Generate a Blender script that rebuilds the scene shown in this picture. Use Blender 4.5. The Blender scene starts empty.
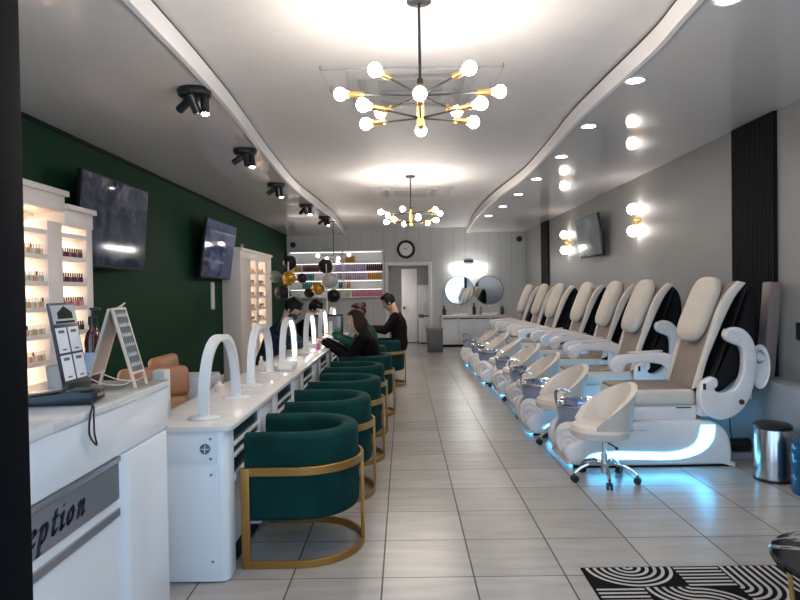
import bpy, bmesh, math, random
from mathutils import Vector, Matrix, Euler
random.seed(7)
SC = bpy.context.scene
COL = SC.collection
PI = math.pi
def V(*a): return Vector(a)
def R(d): return math.radians(d)

# ------------------------------------------------------------------ materials
MATS = {}
def mat(name, col, rough=0.5, metal=0.0, emit=None, es=0.0, sheen=0.0, trans=0.0, alpha=1.0, coat=0.0, var=0.0, vscale=8.0, bump=0.0, spec=0.5, ior=1.5):
    if name in MATS: return MATS[name]
    m = bpy.data.materials.new(name); m.use_nodes = True
    nt = m.node_tree; b = nt.nodes['Principled BSDF']
    c = (*col, 1.0)
    b.inputs['Base Color'].default_value = c
    b.inputs['Roughness'].default_value = rough
    b.inputs['Metallic'].default_value = metal
    b.inputs['Specular IOR Level'].default_value = spec
    b.inputs['IOR'].default_value = ior
    b.inputs['Alpha'].default_value = alpha
    b.inputs['Transmission Weight'].default_value = trans
    b.inputs['Coat Weight'].default_value = coat
    if sheen:
        b.inputs['Sheen Weight'].default_value = sheen
        b.inputs['Sheen Roughness'].default_value = 0.35
        b.inputs['Sheen Tint'].default_value = (min(1, col[0]*6+.05), min(1, col[1]*6+.05), min(1, col[2]*6+.05), 1)
    if emit:
        b.inputs['Emission Color'].default_value = (*emit, 1); b.inputs['Emission Strength'].default_value = es
    if var or bump:
        tc = nt.nodes.new('ShaderNodeTexCoord')
        nz = nt.nodes.new('ShaderNodeTexNoise'); nz.inputs['Scale'].default_value = vscale; nz.inputs['Detail'].default_value = 4
        nt.links.new(tc.outputs['Object'], nz.inputs['Vector'])
        if var:
            cr = nt.nodes.new('ShaderNodeValToRGB')
            cr.color_ramp.elements[0].position = .3; cr.color_ramp.elements[1].position = .7
            cr.color_ramp.elements[0].color = tuple(x*(1-var) for x in col)+(1,)
            cr.color_ramp.elements[1].color = tuple(min(1, x*(1+var)) for x in col)+(1,)
            nt.links.new(nz.outputs['Fac'], cr.inputs['Fac']); nt.links.new(cr.outputs['Color'], b.inputs['Base Color'])
        if bump:
            bp = nt.nodes.new('ShaderNodeBump'); bp.inputs['Strength'].default_value = bump; bp.inputs['Distance'].default_value = .01
            nt.links.new(nz.outputs['Fac'], bp.inputs['Height']); nt.links.new(bp.outputs['Normal'], b.inputs['Normal'])
    MATS[name] = m
    return m

def nodes_of(name):
    m = bpy.data.materials.new(name); m.use_nodes = True; MATS[name] = m
    nt = m.node_tree; return m, nt, nt.nodes['Principled BSDF']
def mth(nt, op, a, b=None):
    n = nt.nodes.new('ShaderNodeMath'); n.operation = op
    for i, x in enumerate((a, b)):
        if x is None: continue
        if isinstance(x, (int, float)): n.inputs[i].default_value = x
        else: nt.links.new(x, n.inputs[i])
    return n.outputs[0]

def floor_material():
    m, nt, b = nodes_of('floor_tile')
    tc = nt.nodes.new('ShaderNodeTexCoord'); sp = nt.nodes.new('ShaderNodeSeparateXYZ')
    nt.links.new(tc.outputs['Object'], sp.inputs[0])
    def edge(sock, off, size, half):
        t = mth(nt, 'DIVIDE', mth(nt, 'SUBTRACT', sock, off), size)
        f = mth(nt, 'FRACT', t)
        d = mth(nt, 'MINIMUM', f, mth(nt, 'SUBTRACT', 1.0, f))
        return mth(nt, 'LESS_THAN', d, half/size), mth(nt, 'FLOOR', t)
    ex, ix = edge(sp.outputs[0], -.129-46.05, .4605, .0042)
    ey, iy = edge(sp.outputs[1], 3.596-46.7, .467, .0034)
    grout = mth(nt, 'MAXIMUM', ex, ey)
    cb = nt.nodes.new('ShaderNodeCombineXYZ'); nt.links.new(ix, cb.inputs[0]); nt.links.new(iy, cb.inputs[1])
    wn = nt.nodes.new('ShaderNodeTexWhiteNoise'); nt.links.new(cb.outputs[0], wn.inputs['Vector'])
    mp = nt.nodes.new('ShaderNodeMapping'); mp.inputs['Scale'].default_value = (1.5, 9, 1)
    nt.links.new(tc.outputs['Object'], mp.inputs[0])
    nz = nt.nodes.new('ShaderNodeTexNoise'); nz.inputs['Scale'].default_value = 1.6; nz.inputs['Detail'].default_value = 6
    nt.links.new(mp.outputs[0], nz.inputs['Vector'])
    cr = nt.nodes.new('ShaderNodeValToRGB')
    cr.color_ramp.elements[0].position = .3; cr.color_ramp.elements[1].position = .72
    cr.color_ramp.elements[0].color = (.335, .303, .275, 1); cr.color_ramp.elements[1].color = (.41, .375, .345, 1)
    nt.links.new(nz.outputs['Fac'], cr.inputs['Fac'])
    hs = nt.nodes.new('ShaderNodeHueSaturation'); nt.links.new(cr.outputs['Color'], hs.inputs['Color'])
    nt.links.new(mth(nt, 'ADD', mth(nt, 'MULTIPLY', wn.outputs['Value'], .16), .92), hs.inputs['Value'])
    mx = nt.nodes.new('ShaderNodeMix'); mx.data_type = 'RGBA'
    nt.links.new(grout, mx.inputs[0]); nt.links.new(hs.outputs['Color'], mx.inputs[6]); mx.inputs[7].default_value = (.055, .045, .04, 1)
    nt.links.new(mx.outputs[2], b.inputs['Base Color'])
    nt.links.new(mth(nt, 'ADD', mth(nt, 'MULTIPLY', grout, .5), .27), b.inputs['Roughness'])
    return m

def groove_material(name, col, pitch, axis=0):
    m, nt, b = nodes_of(name)
    tc = nt.nodes.new('ShaderNodeTexCoord'); sp = nt.nodes.new('ShaderNodeSeparateXYZ'); nt.links.new(tc.outputs['Object'], sp.inputs[0])
    f = mth(nt, 'FRACT', mth(nt, 'DIVIDE', mth(nt, 'ADD', sp.outputs[axis], 20.0), pitch))
    d = mth(nt, 'MINIMUM', f, mth(nt, 'SUBTRACT', 1.0, f))
    g = mth(nt, 'LESS_THAN', d, .03)
    mx = nt.nodes.new('ShaderNodeMix'); mx.data_type = 'RGBA'; nt.links.new(g, mx.inputs[0])
    mx.inputs[6].default_value = (*col, 1); mx.inputs[7].default_value = tuple(c*.8 for c in col)+(1,)
    nt.links.new(mx.outputs[2], b.inputs['Base Color']); b.inputs['Roughness'].default_value = .45
    return m

def marble_material(name, base, vein, scale=3.0, rough=.12):
    m, nt, b = nodes_of(name)
    tc = nt.nodes.new('ShaderNodeTexCoord')
    nz = nt.nodes.new('ShaderNodeTexNoise'); nz.inputs['Scale'].default_value = scale; nz.inputs['Detail'].default_value = 8; nz.inputs['Distortion'].default_value = 1.5
    nt.links.new(tc.outputs['Object'], nz.inputs['Vector'])
    a = mth(nt, 'ABSOLUTE', mth(nt, 'SUBTRACT', nz.outputs['Fac'], .5))
    cr = nt.nodes.new('ShaderNodeValToRGB')
    cr.color_ramp.elements[0].position = .0; cr.color_ramp.elements[1].position = .03
    cr.color_ramp.elements[0].color = (*vein, 1); cr.color_ramp.elements[1].color = (*base, 1)
    nt.links.new(a, cr.inputs['Fac']); nt.links.new(cr.outputs['Color'], b.inputs['Base Color']); b.inputs['Roughness'].default_value = rough
    return m

def screen_material(name, stops, strength, scale=(2, 2, 2), seed=0.0):
    m, nt, b = nodes_of(name)
    tc = nt.nodes.new('ShaderNodeTexCoord'); mp = nt.nodes.new('ShaderNodeMapping'); mp.inputs['Scale'].default_value = scale; mp.inputs['Location'].default_value = (seed, seed, seed)
    nt.links.new(tc.outputs['Object'], mp.inputs[0])
    nz = nt.nodes.new('ShaderNodeTexNoise'); nz.inputs['Scale'].default_value = 1.9; nz.inputs['Detail'].default_value = 4
    nt.links.new(mp.outputs[0], nz.inputs['Vector'])
    cr = nt.nodes.new('ShaderNodeValToRGB'); el = cr.color_ramp.elements
    while len(el) < len(stops): el.new(.5)
    for e, (p, c) in zip(el, stops): e.position = p; e.color = (*c, 1)
    sp = nt.nodes.new('ShaderNodeSeparateXYZ'); nt.links.new(tc.outputs['Object'], sp.inputs[0])
    pic = mth(nt, 'ADD', mth(nt, 'MULTIPLY', mth(nt, 'SUBTRACT', nz.outputs['Fac'], .5), 1.5), mth(nt, 'ADD', .44, mth(nt, 'MULTIPLY', sp.outputs[2], .45)))
    nt.links.new(pic, cr.inputs['Fac'])
    nt.links.new(cr.outputs['Color'], b.inputs['Emission Color']); b.inputs['Emission Strength'].default_value = strength
    b.inputs['Base Color'].default_value = (.01, .01, .012, 1); b.inputs['Roughness'].default_value = .06; b.inputs['Specular IOR Level'].default_value = .14
    return m

def pane_material(name):
    m = bpy.data.materials.new(name); m.use_nodes = True; MATS[name] = m
    nt = m.node_tree; out = nt.nodes['Material Output']; nt.nodes.remove(nt.nodes['Principled BSDF'])
    t = nt.nodes.new('ShaderNodeBsdfTransparent'); t.inputs[0].default_value = (.95, .97, .97, 1)
    g = nt.nodes.new('ShaderNodeBsdfGlossy'); g.inputs['Roughness'].default_value = .02
    mx = nt.nodes.new('ShaderNodeMixShader'); mx.inputs[0].default_value = .06
    nt.links.new(t.outputs[0], mx.inputs[1]); nt.links.new(g.outputs[0], mx.inputs[2]); nt.links.new(mx.outputs[0], out.inputs[0])
    return m

# ------------------------------------------------------------------ mesh builder
def catmull(pts, n=8, closed=False):
    P = [Vector(p) for p in pts]; out = []
    N = len(P); rng = range(N if closed else N-1)
    for i in rng:
        p0 = P[(i-1) % N] if (closed or i > 0) else P[0]*2-P[1]
        p1 = P[i]; p2 = P[(i+1) % N]
        p3 = P[(i+2) % N] if (closed or i+2 < N) else P[-1]*2-P[-2]
        for k in range(n):
            t = k/n
            out.append(.5*((2*p1)+(p2-p0)*t+(2*p0-5*p1+4*p2-p3)*t*t+(3*p1-p0-3*p2+p3)*t**3))
    if not closed: out.append(P[-1])
    return out
def rrect(x0, y0, x1, y1, r, seg=4):
    o = []
    for cx, cy, a in ((x1-r, y0+r, -90), (x1-r, y1-r, 0), (x0+r, y1-r, 90), (x0+r, y0+r, 180)):
        for k in range(seg+1):
            t = R(a+90*k/seg); o.append((cx+r*math.cos(t), cy+r*math.sin(t)))
    return o
def align(d):
    return Vector((0, 0, 1)).rotation_difference(Vector(d).normalized()).to_matrix().to_4x4()

class B:
    def __init__(s, M=None): s.bm = bmesh.new(); s.mi = 0; s.M = M
    def m(s, i): s.mi = i; return s
    def add(s, vs, fs, M=None):
        if s.M is not None: M = s.M @ M if M is not None else s.M
        nv = [s.bm.verts.new(M @ Vector(v) if M is not None else Vector(v)) for v in vs]
        for f in fs:
            try:
                q = s.bm.faces.new([nv[i] for i in f]); q.material_index = s.mi
            except ValueError: pass
        return s
    def merge(s, t, M=None):
        t.verts.index_update()
        s.add([v.co.copy() for v in t.verts], [[v.index for v in f.verts] for f in t.faces], M); t.free(); return s
    def box(s, c, d, bev=0, rot=None, seg=2):
        t = bmesh.new(); bmesh.ops.create_cube(t, size=1)
        for v in t.verts: v.co = Vector((v.co.x*d[0], v.co.y*d[1], v.co.z*d[2]))
        if bev: bmesh.ops.bevel(t, geom=t.edges[:], offset=bev, segments=seg, affect='EDGES', profile=.5)
        M = Matrix.Translation(Vector(c))
        if rot is not None: M = M @ (Euler(rot).to_matrix().to_4x4() if not isinstance(rot, Matrix) else rot)
        return s.merge(t, M)
    def bb(s, x0, x1, y0, y1, z0, z1, bev=0, seg=2):
        return s.box(((x0+x1)/2, (y0+y1)/2, (z0+z1)/2), (abs(x1-x0), abs(y1-y0), abs(z1-z0)), bev, None, seg)
    def prism(s, poly, axis, a, b, bev=0, seg=2, M=None):
        n = len(poly)
        def mk(p, h):
            return {'x': (h, p[0], p[1]), 'y': (p[0], h, p[1]), 'z': (p[0], p[1], h)}[axis]
        t = bmesh.new()
        lo = [t.verts.new(mk(p, a)) for p in poly]; hi = [t.verts.new(mk(p, b)) for p in poly]
        caps = [t.faces.new(lo), t.faces.new(hi[::-1])]
        for i in range(n): t.faces.new((lo[i], hi[i], hi[(i+1) % n], lo[(i+1) % n]))
        bmesh.ops.recalc_face_normals(t, faces=t.faces[:])
        if bev:
            es = set()
            for f in caps: es.update(f.edges)
            bmesh.ops.bevel(t, geom=list(es), offset=bev, segments=seg, affect='EDGES', profile=.5)
        return s.merge(t, M)
    def lathe(s, prof, c=(0, 0, 0), d=(0, 0, 1), seg=20, sc=(1, 1, 1)):
        vs, fs, rings = [], [], []
        for r, z in prof:
            if r < 1e-6: rings.append([len(vs)]); vs.append((0, 0, z*sc[2]))
            else:
                rings.append(list(range(len(vs), len(vs)+seg)))
                vs += [(r*math.cos(2*PI*k/seg)*sc[0], r*math.sin(2*PI*k/seg)*sc[1], z*sc[2]) for k in range(seg)]
        for A, Bq in zip(rings, rings[1:]):
            for k in range(seg):
                k2 = (k+1) % seg
                if len(A) == 1 and len(Bq) == 1: continue
                if len(A) == 1: fs.append((A[0], Bq[k2], Bq[k]))
                elif len(Bq) == 1: fs.append((A[k], A[k2], Bq[0]))
                else: fs.append((A[k], A[k2], Bq[k2], Bq[k]))
        return s.add(vs, fs, Matrix.Translation(Vector(c)) @ align(d))
    def cyl(s, p0, p1, r0, r1=None, seg=12):
        r1 = r0 if r1 is None else r1
        L = (Vector(p1)-Vector(p0)).length
        return s.lathe([(0, 0), (r0, 0), (r1, L), (0, L)], p0, Vector(p1)-Vector(p0), seg)
    def sph(s, c, r, seg=16, rot=None, e=1.0, e2=None):
        if isinstance(r, (int, float)): r = (r, r, r)
        e2 = e if e2 is None else e2
        pw = lambda x, k: math.copysign(abs(x)**k, x)
        vs, fs = [], []; nr = max(6, seg//2)
        vs.append((0, 0, -r[2]))
        for i in range(1, nr):
            a = -PI/2+PI*i/nr
            for k in range(seg):
                t = 2*PI*k/seg
                vs.append((r[0]*pw(math.cos(a), e)*pw(math.cos(t), e2), r[1]*pw(math.cos(a), e)*pw(math.sin(t), e2), r[2]*pw(math.sin(a), e)))
        vs.append((0, 0, r[2])); L = len(vs)-1
        for k in range(seg):
            k2 = (k+1) % seg
            fs.append((0, 1+k2, 1+k)); fs.append((L, L-seg+k, L-seg+k2))
            for i in range(nr-2): fs.append((1+i*seg+k, 1+i*seg+k2, 1+(i+1)*seg+k2, 1+(i+1)*seg+k))
        M = Matrix.Translation(Vector(c))
        if rot is not None: M = M @ (rot if isinstance(rot, Matrix) else Euler(rot).to_matrix().to_4x4())
        return s.add(vs, fs, M)
    def tube(s, path, r, seg=8, closed=False, flat=None):
        P = [Vector(p) for p in path]; n = len(P); vs, fs = [], []
        up = Vector((0, 0, 1)); prev = None
        for i, p in enumerate(P):
            if closed: d = P[(i+1) % n]-P[i-1]
            else: d = P[min(i+1, n-1)]-P[max(i-1, 0)]
            d.normalize()
            if prev is None:
                a = d.cross(up)
                if a.length < .1: a = d.cross(Vector((1, 0, 0)))
            else:
                a = prev-d*prev.dot(d)
            a.normalize(); prev = a; b_ = d.cross(a)
            rr = r[i] if isinstance(r, (list, tuple)) else r
            for k in range(seg):
                t = 2*PI*k/seg; f = flat or (1, 1)
                vs.append(p+a*math.cos(t)*rr*f[0]+b_*math.sin(t)*rr*f[1])
        for i in range(n if closed else n-1):
            j = (i+1) % n
            for k in range(seg):
                k2 = (k+1) % seg; fs.append((i*seg+k, i*seg+k2, j*seg+k2, j*seg+k))
        if not closed:
            fs.append(tuple(range(seg))[::-1]); fs.append(tuple((n-1)*seg+k for k in range(seg)))
        return s.add(vs, fs)
    def sweep(s, path, prof, closed=False):
        """flat path in plan, profile (outward offset, height)"""
        P = [Vector((p[0], p[1])) for p in path]; n = len(P); m = len(prof); vs, fs = [], []
        for i in range(n):
            d = (P[(i+1) % n]-P[i-1]) if closed else P[min(i+1, n-1)]-P[max(i-1, 0)]
            d.normalize(); nn = Vector((d.y, -d.x))
            for u, z in prof: vs.append((P[i].x+nn.x*u, P[i].y+nn.y*u, z))
        for i in range(n if closed else n-1):
            j = (i+1) % n
            for k in range(m): fs.append((i*m+k, i*m+(k+1) % m, j*m+(k+1) % m, j*m+k))
        if not closed: fs.append(tuple(range(m))[::-1]); fs.append(tuple((n-1)*m+k for k in range(m)))
        return s.add(vs, fs)
    def limb(s, p0, r0, p1, r1, seg=12):
        s.cyl(p0, p1, r0, r1, seg); s.sph(p0, r0, seg); s.sph(p1, r1, seg); return s
    def mesh(s, name, mats, sharp=35, fix=True):
        if fix: bmesh.ops.recalc_face_normals(s.bm, faces=s.bm.faces[:])
        lim = R(sharp)
        for f in s.bm.faces: f.smooth = True
        for e in s.bm.edges:
            if len(e.link_faces) == 2 and e.calc_face_angle(0) > lim: e.smooth = False
        me = bpy.data.meshes.new(name); s.bm.to_mesh(me); s.bm.free()
        for x in (mats if isinstance(mats, (list, tuple)) else [mats]): me.materials.append(x)
        return me
    def build(s, name, mats, parent=None, loc=None, sharp=35, fix=True):
        o = bpy.data.objects.new(name, s.mesh(name, mats, sharp, fix)); COL.objects.link(o)
        if parent: o.parent = parent
        if loc is not None: o.location = loc
        return o

def tag(o, label, cat, group=None):
    o['label'] = label; o['category'] = cat
    if group: o['group'] = group
    return o
def thing(name, label, cat, loc=(0, 0, 0), rz=0, group=None):
    o = bpy.data.objects.new(name, None); COL.objects.link(o); o.location = loc; o.rotation_euler = (0, 0, rz); o.empty_display_size = .1
    return tag(o, label, cat, group)
def struct(o, label=None):
    o['kind'] = 'structure'
    if label: o['label'] = label
    return o
def copy_tree(o, parent=None):
    c = o.copy(); COL.objects.link(c)
    if parent: c.parent = parent
    for ch in [x for x in bpy.data.objects if x.parent == o]: copy_tree(ch, c)
    return c
def dup(o, loc, label, rz=None, group=None):
    c = copy_tree(o); c.location = loc; c['label'] = label
    if rz is not None: c.rotation_euler = (0, 0, rz)
    if group: c['group'] = group
    return c
def stroke_text(b, glyphs, place, size, shear=.25, nib=.12, ang=38, depth=.002):
    """calligraphic lettering: glyphs = [(x offset, [polylines])]; place(u, v, h) -> point"""
    nx, ny = nib*math.cos(R(ang)), nib*math.sin(R(ang))
    for ox, lines in glyphs:
        for L in lines:
            pts = catmull([(x, y, 0) for x, y in L], 6) if len(L) > 2 else [Vector((*L[0], 0)), Vector((*L[1], 0))]
            for p, q in zip(pts, pts[1:]):
                d = (q-p)
                if d.length < 1e-5: continue
                nn = Vector((-d.y, d.x, 0)).normalized()*.03; w = Vector((nx, ny, 0))
                if (w.dot(nn)) < 0: nn = -nn
                w2 = w+nn; e = d.normalized()*.02
                quad = [p-w2-e, p+w2-e, q+w2+e, q-w2+e]
                vs = []
                for h in (0, depth):
                    for c in quad: vs.append(place((ox+c.x+shear*c.y)*size, c.y*size, h))
                b.add(vs, [(0, 1, 2, 3), (7, 6, 5, 4), (0, 4, 5, 1), (1, 5, 6, 2), (2, 6, 7, 3), (3, 7, 4, 0)])
GL = {
 'R': [[(.15, 1.5), (.15, 0)], [(.0, 1.5), (.45, 1.52), (.85, 1.15), (.45, .78), (.15, .78)], [(.45, .78), (.95, 0)]],
 'e': [[(.12, .5), (.5, .62), (.72, .78), (.5, 1.0), (.2, .8), (.1, .4), (.3, .02), (.55, .05), (.75, .25)]],
 'c': [[(.72, .85), (.5, 1.0), (.2, .8), (.1, .4), (.3, .02), (.55, .05), (.75, .25)]],
 'p': [[(.02, .85), (.2, 1.0)], [(.2, 1.0), (.1, -.6)], [(-.05, -.6), (.3, -.6)], [(.18, .6), (.45, .98), (.75, .75), (.65, .2), (.4, .0), (.16, .15)]],
 't': [[(.3, 1.4), (.2, .5), (.22, .08), (.4, .02), (.6, .25)], [(.0, .98), (.6, .98)]],
 'i': [[(.02, .8), (.2, .98), (.18, .5), (.16, .08), (.3, .02), (.45, .2)], [(.24, 1.4), (.27, 1.42)]],
 'o': [[(.45, 1.0), (.18, .75), (.1, .35), (.3, .02), (.58, .2), (.7, .6), (.45, 1.0)]],
 'n': [[(.02, .8), (.18, .98), (.12, 0)], [(.16, .5), (.4, .9), (.6, .95), (.66, .7), (.6, .1), (.72, .02), (.88, .2)]],
}
# ------------------------------------------------------------------ palette
W_SOFFIT = mat('glossy_stretch_ceiling', (.78, .74, .715), .05, spec=.5)
W_CEIL = mat('matte_white_ceiling', (.80, .77, .75), .6, var=.02)
W_TRIM = mat('white_trim', (.92, .9, .88), .4)
GAP_SHADE = mat('painted_gap_shade', (.05, .045, .04), .7)  # dark colour paints the shade of the gap above the ceiling trim
GREEN_WALL = mat('green_wall_paint', (.006, .041, .018), .6, var=.06, vscale=3, spec=.12)
GREY_WALL = mat('grey_wall_paint', (.27, .262, .25), .5, var=.03, vscale=2)
BACK_WALL = groove_material('back_wall_panelling', (.55, .555, .54), .30)
BLACK_FRAME = mat('black_frame_metal', (.004, .004, .005), .7, spec=.04)
SLAT = mat('black_slat_wood', (.010, .009, .009), .7, spec=.12)
GLOSS_WHITE = mat('gloss_white_lacquer', (.78, .78, .79), .12)
SATIN_WHITE = mat('satin_white', (.78, .77, .76), .35)
TOP_WHITE = marble_material('white_stone_top', (.74, .70, .66), (.66, .61, .57), 2.0, .12)
SILVER = mat('brushed_silver', (.50, .50, .52), .3, .9)
CHROME = mat('chrome', (.8, .8, .82), .08, 1.0)
STEEL = mat('brushed_steel', (.62, .6, .58), .22, 1.0)
GOLD = mat('brass_gold', (.70, .42, .13), .3, .9)
BRASS = mat('chair_brass', (.38, .195, .05), .38, .75)
BLACK = mat('black_plastic', (.012, .012, .013), .35)
BLACK_MATTE = mat('black_matte', (.010, .009, .010), .7, spec=.2)
VELVET = mat('green_velvet', (.0015, .030, .026), .8, sheen=.10, var=.3, vscale=5, spec=.15)
TAN = mat('tan_leather', (.36, .155, .072), .42, var=.12, vscale=6)
CREAM = mat('cream_vinyl', (.68, .60, .52), .4, var=.03)
TAUPE = mat('taupe_vinyl', (.27, .205, .17), .5, var=.06)
BEIGE = mat('beige_pad', (.60, .53, .45), .5, var=.05)
BLUSH = mat('spa_white_plastic', (.78, .74, .73), .18)
LED_CYAN = mat('cyan_led', (.3, .8, .9), .4, emit=(.09, .52, 1.0), es=6.0)
LED_WARM = mat('warm_led', (.9, .8, .7), .4, emit=(1.0, .82, .62), es=16.0)
LED_WHITE = mat('white_led', (.9, .9, .9), .4, emit=(1.0, .97, .92), es=6.0)
BULB = mat('bulb_glow', (.9, .9, .85), .4, emit=(1.0, .90, .81), es=58.0)
GLOBE = mat('globe_glow', (.9, .9, .85), .4, emit=(1.0, .92, .85), es=10.0)
DOWN = mat('downlight_glow', (.9, .9, .85), .4, emit=(1.0, .95, .9), es=70.0)
SPOT = mat('spot_glow', (.9, .9, .85), .4, emit=(1.0, .93, .85), es=40.0)
GLASSY = mat('basin_glass', (.45, .56, .80), .06, .55, trans=.4)
RACK = mat('rack_cream', (.80, .73, .68), .4)
SKIN = mat('skin', (.55, .32, .22), .5, var=.05)
HAIR_K = mat('black_hair', (.008, .007, .007), .6, spec=.2)
HAIR_R = mat('auburn_hair', (.055, .014, .010), .6, spec=.2)
HAIR_B = mat('dark_brown_hair', (.028, .012, .008), .6, spec=.2)
PANE = pane_material('clear_glazing')

# ------------------------------------------------------------------ room
XL, XR, YB, YF, ZS, ZC = -3.02, 3.15, 16.2, 1.0, 2.91, 3.05
def S(b, name, mats, label=None): return struct(b.build(name, mats, sharp=30), label)
fb = B(); fb.bb(XL-.2, XR+.2, YF-.1, 18.4, -.1, 0); S(fb, 'floor', floor_material())
b = B(); b.bb(-9, 9, -6, YF-.1, -.1, -.005); S(b, 'ground', mat('pavement', (.34, .33, .32), .8, var=.1), 'grey pavement outside')
b = B(); b.bb(XL-.1, XR+.1, YF-.1, YB+.2, ZC, ZC+.1); S(b, 'ceiling', W_CEIL)
LC = [(p.y, p.x) for p in catmull([(x, y, 0) for x, y in [(YF, -1.33), (3.1, -1.345), (4.04, -1.345), (5.06, -1.37), (6.96, -1.47), (9.06, -1.53), (11.2, -1.44), (12.85, -1.40), (YB, -1.5)]], 8)]
RC = [(p.y, p.x) for p in catmull([(x, y, 0) for x, y in [(YF, 1.45), (3.2, 1.53), (3.9, 1.57), (4.9, 1.55), (5.7, 1.545), (6.77, 1.59), (8.33, 1.62), (10.3, 1.52), (12.7, 1.5), (YB, 1.65)]], 8)]
b = B(); b.prism([(XL-.05, YF-.05)]+[(x-.02, y) for x, y in LC]+[(XL-.05, YB+.05)], 'z', ZS, ZC-.001); S(b, 'ceiling_left', W_SOFFIT, 'glossy lowered ceiling over the manicure side')
b = B(); b.prism([(XR+.05, YF-.05)]+[(x+.02, y) for x, y in RC]+[(XR+.05, YB+.05)], 'z', ZS, ZC-.001); S(b, 'ceiling_right', W_SOFFIT, 'glossy lowered ceiling over the pedicure side')
b = B()
b.m(0).sweep(LC, [(-.021, ZS-.012), (.012, ZS-.012), (.012, ZC-.025), (-.021, ZC-.025)])
b.m(1).sweep(LC, [(-.021, ZC-.025), (.004, ZC-.025), (.004, ZC-.002), (-.021, ZC-.002)]); S(b, 'trim_1', [W_TRIM, GAP_SHADE], 'curved white edge of the left lowered ceiling')
b = B()
b.m(0).sweep(RC, [(.021, ZS-.012), (-.012, ZS-.012), (-.012, ZC-.025), (.021, ZC-.025)])
b.m(1).sweep(RC, [(.021, ZC-.025), (-.004, ZC-.025), (-.004, ZC-.002), (.021, ZC-.002)]); S(b, 'trim_2', [W_TRIM, GAP_SHADE], 'curved white edge of the right lowered ceiling')
b = B(); b.bb(XL-.15, XL, YF-.1, YB+.1, 0, ZS+.1); S(b, 'wall_left', GREEN_WALL)
b = B(); b.bb(XR, XR+.15, YF-.1, YB+.1, 0, ZS+.1); S(b, 'wall_right', GREY_WALL)
b = B(); DX0, DX1, DZ = -.40, .64, 2.08
b.bb(XL-.1, DX0, YB, YB+.15, 0, ZC+.05); b.bb(DX1, XR+.1, YB, YB+.15, 0, ZC+.05); b.bb(DX0, DX1, YB, YB+.15, DZ, ZC+.05); S(b, 'wall_back', BACK_WALL)
b = B()
for x0, x1, z0, z1 in ((DX0-.09, DX0, 0, DZ+.09), (DX1, DX1+.09, 0, DZ+.09), (DX0, DX1, DZ, DZ+.09)): b.bb(x0, x1, YB-.025, YB+.17, z0, z1, .006)
S(b, 'door_1', SATIN_WHITE, 'white frame round the opening to the back room')
# back room
b = B(); HW = mat('back_room_paint', (.50, .47, .45), .6)
b.bb(-.75, -.65, YB+.15, 18.3, 0, 2.6); b.bb(.9, 1.0, YB+.15, 18.3, 0, 2.6); b.bb(-.75, 1.0, 18.2, 18.3, 0, 2.6); b.bb(-.75, 1.0, YB+.15, 18.3, 2.5, 2.6); S(b, 'wall_rear', HW, 'walls of the small room behind the door')
b = B(); b.bb(-.06, .36, 17.1, 17.15, .02, 2.02, .006); d2 = S(b, 'door_2', SATIN_WHITE, 'white door leaf standing open in the back room')
k = B(); k.sph((.0, 17.06, .96), .035, 10); k.cyl((.0, 17.1, .96), (.0, 17.06, .96), .014); k.build('door_knob', BLACK, d2)
b = B(); b.bb(-.645, -.62, 16.5, 16.56, 1.0, 2.0); o = b.build('wall_tube', mat('tube_bright', (.9, .9, .9), .4, emit=(1, .93, .88), es=12.0)); tag(o, 'slim upright white tube light on the back room wall', 'light')
# storefront
b = B()
def fr(x0, x1, z0, z1, d=.06): b.bb(x0, x1, YF-d, YF+d, z0, z1, .004)
fr(XL, -2.9, 0, ZS); fr(-.96, -.642, 0, ZS); fr(.86, .96, 0, ZS); fr(3.03, XR, 0, ZS)
fr(XL, XR, 2.78, ZS); fr(-2.9, -.96, 0, .12); fr(.96, 3.03, 0, .12); fr(-.642, .86, 2.25, 2.33); fr(-2.9, -.96, 2.25, 2.31); fr(.96, 3.03, 2.25, 2.31)
S(b, 'wall_front', BLACK_FRAME, 'black metal shopfront frame with the door jamb')
for i, (x0, x1) in enumerate(((-2.9, -.96), (.96, 3.03))):
    b = B(); b.bb(x0, x1, YF-.005, YF+.005, .12, 2.78); S(b, 'window_%d' % (i+1), PANE, 'clear shopfront pane')
b = B(); b.bb(-.642, .86, YF-.005, YF+.005, 2.33, 2.78); S(b, 'window_3', PANE, 'clear pane over the shop door')
b = B(); b.bb(XL, XL+.014, YF+.1, YB, 0, .1, .004); S(b, 'baseboard_left', SATIN_WHITE)
b = B(); b.bb(XL, DX0-.09, YB-.014, YB, 0, .1, .004); b.bb(DX1+.09, XR, YB-.014, YB, 0, .1, .004); S(b, 'baseboard_back', SATIN_WHITE)
b = B(); LEDGE = mat('ledge_led_tint', (.27, .285, .30), .45)  # blue in this grey stands for LED light falling on the ledge
b.bb(2.91, XR, 3.9, 13.3, 0, .67, .008); S(b, 'trim_3', LEDGE, 'low grey ledge along the right wall behind the pedicure chairs')
b = B(); b.bb(XL, XL+.02, YF+.1, YB, ZS-.035, ZS, .003); S(b, 'trim_4', BLACK_MATTE, 'thin dark moulding where green wall meets ceiling')
# slat panels
for y0, y1, lab in ((5.28, 5.96, 'wide black slatted panel on the right wall behind the nearest pedicure chair'), (13.5, 14.2, 'far black slatted panel near the right back corner')):
    t = thing('slat_panel', lab, 'wall panel', (XR, y0, 0), 0, 'black slatted wall panels')
    b = B(); b.bb(-.012, -.001, 0, y1-y0, .67 if y0 < 13 else .0, ZS-.005); b.build('backing', BLACK_MATTE, t)
    b = B(); n = 17
    for k in range(n):
        y = (k+.5)*(y1-y0)/n; b.bb(-.034, -.012, y-.013, y+.013, .67 if y0 < 13 else .0, ZS-.006)
    b.build('slats', SLAT, t)

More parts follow.
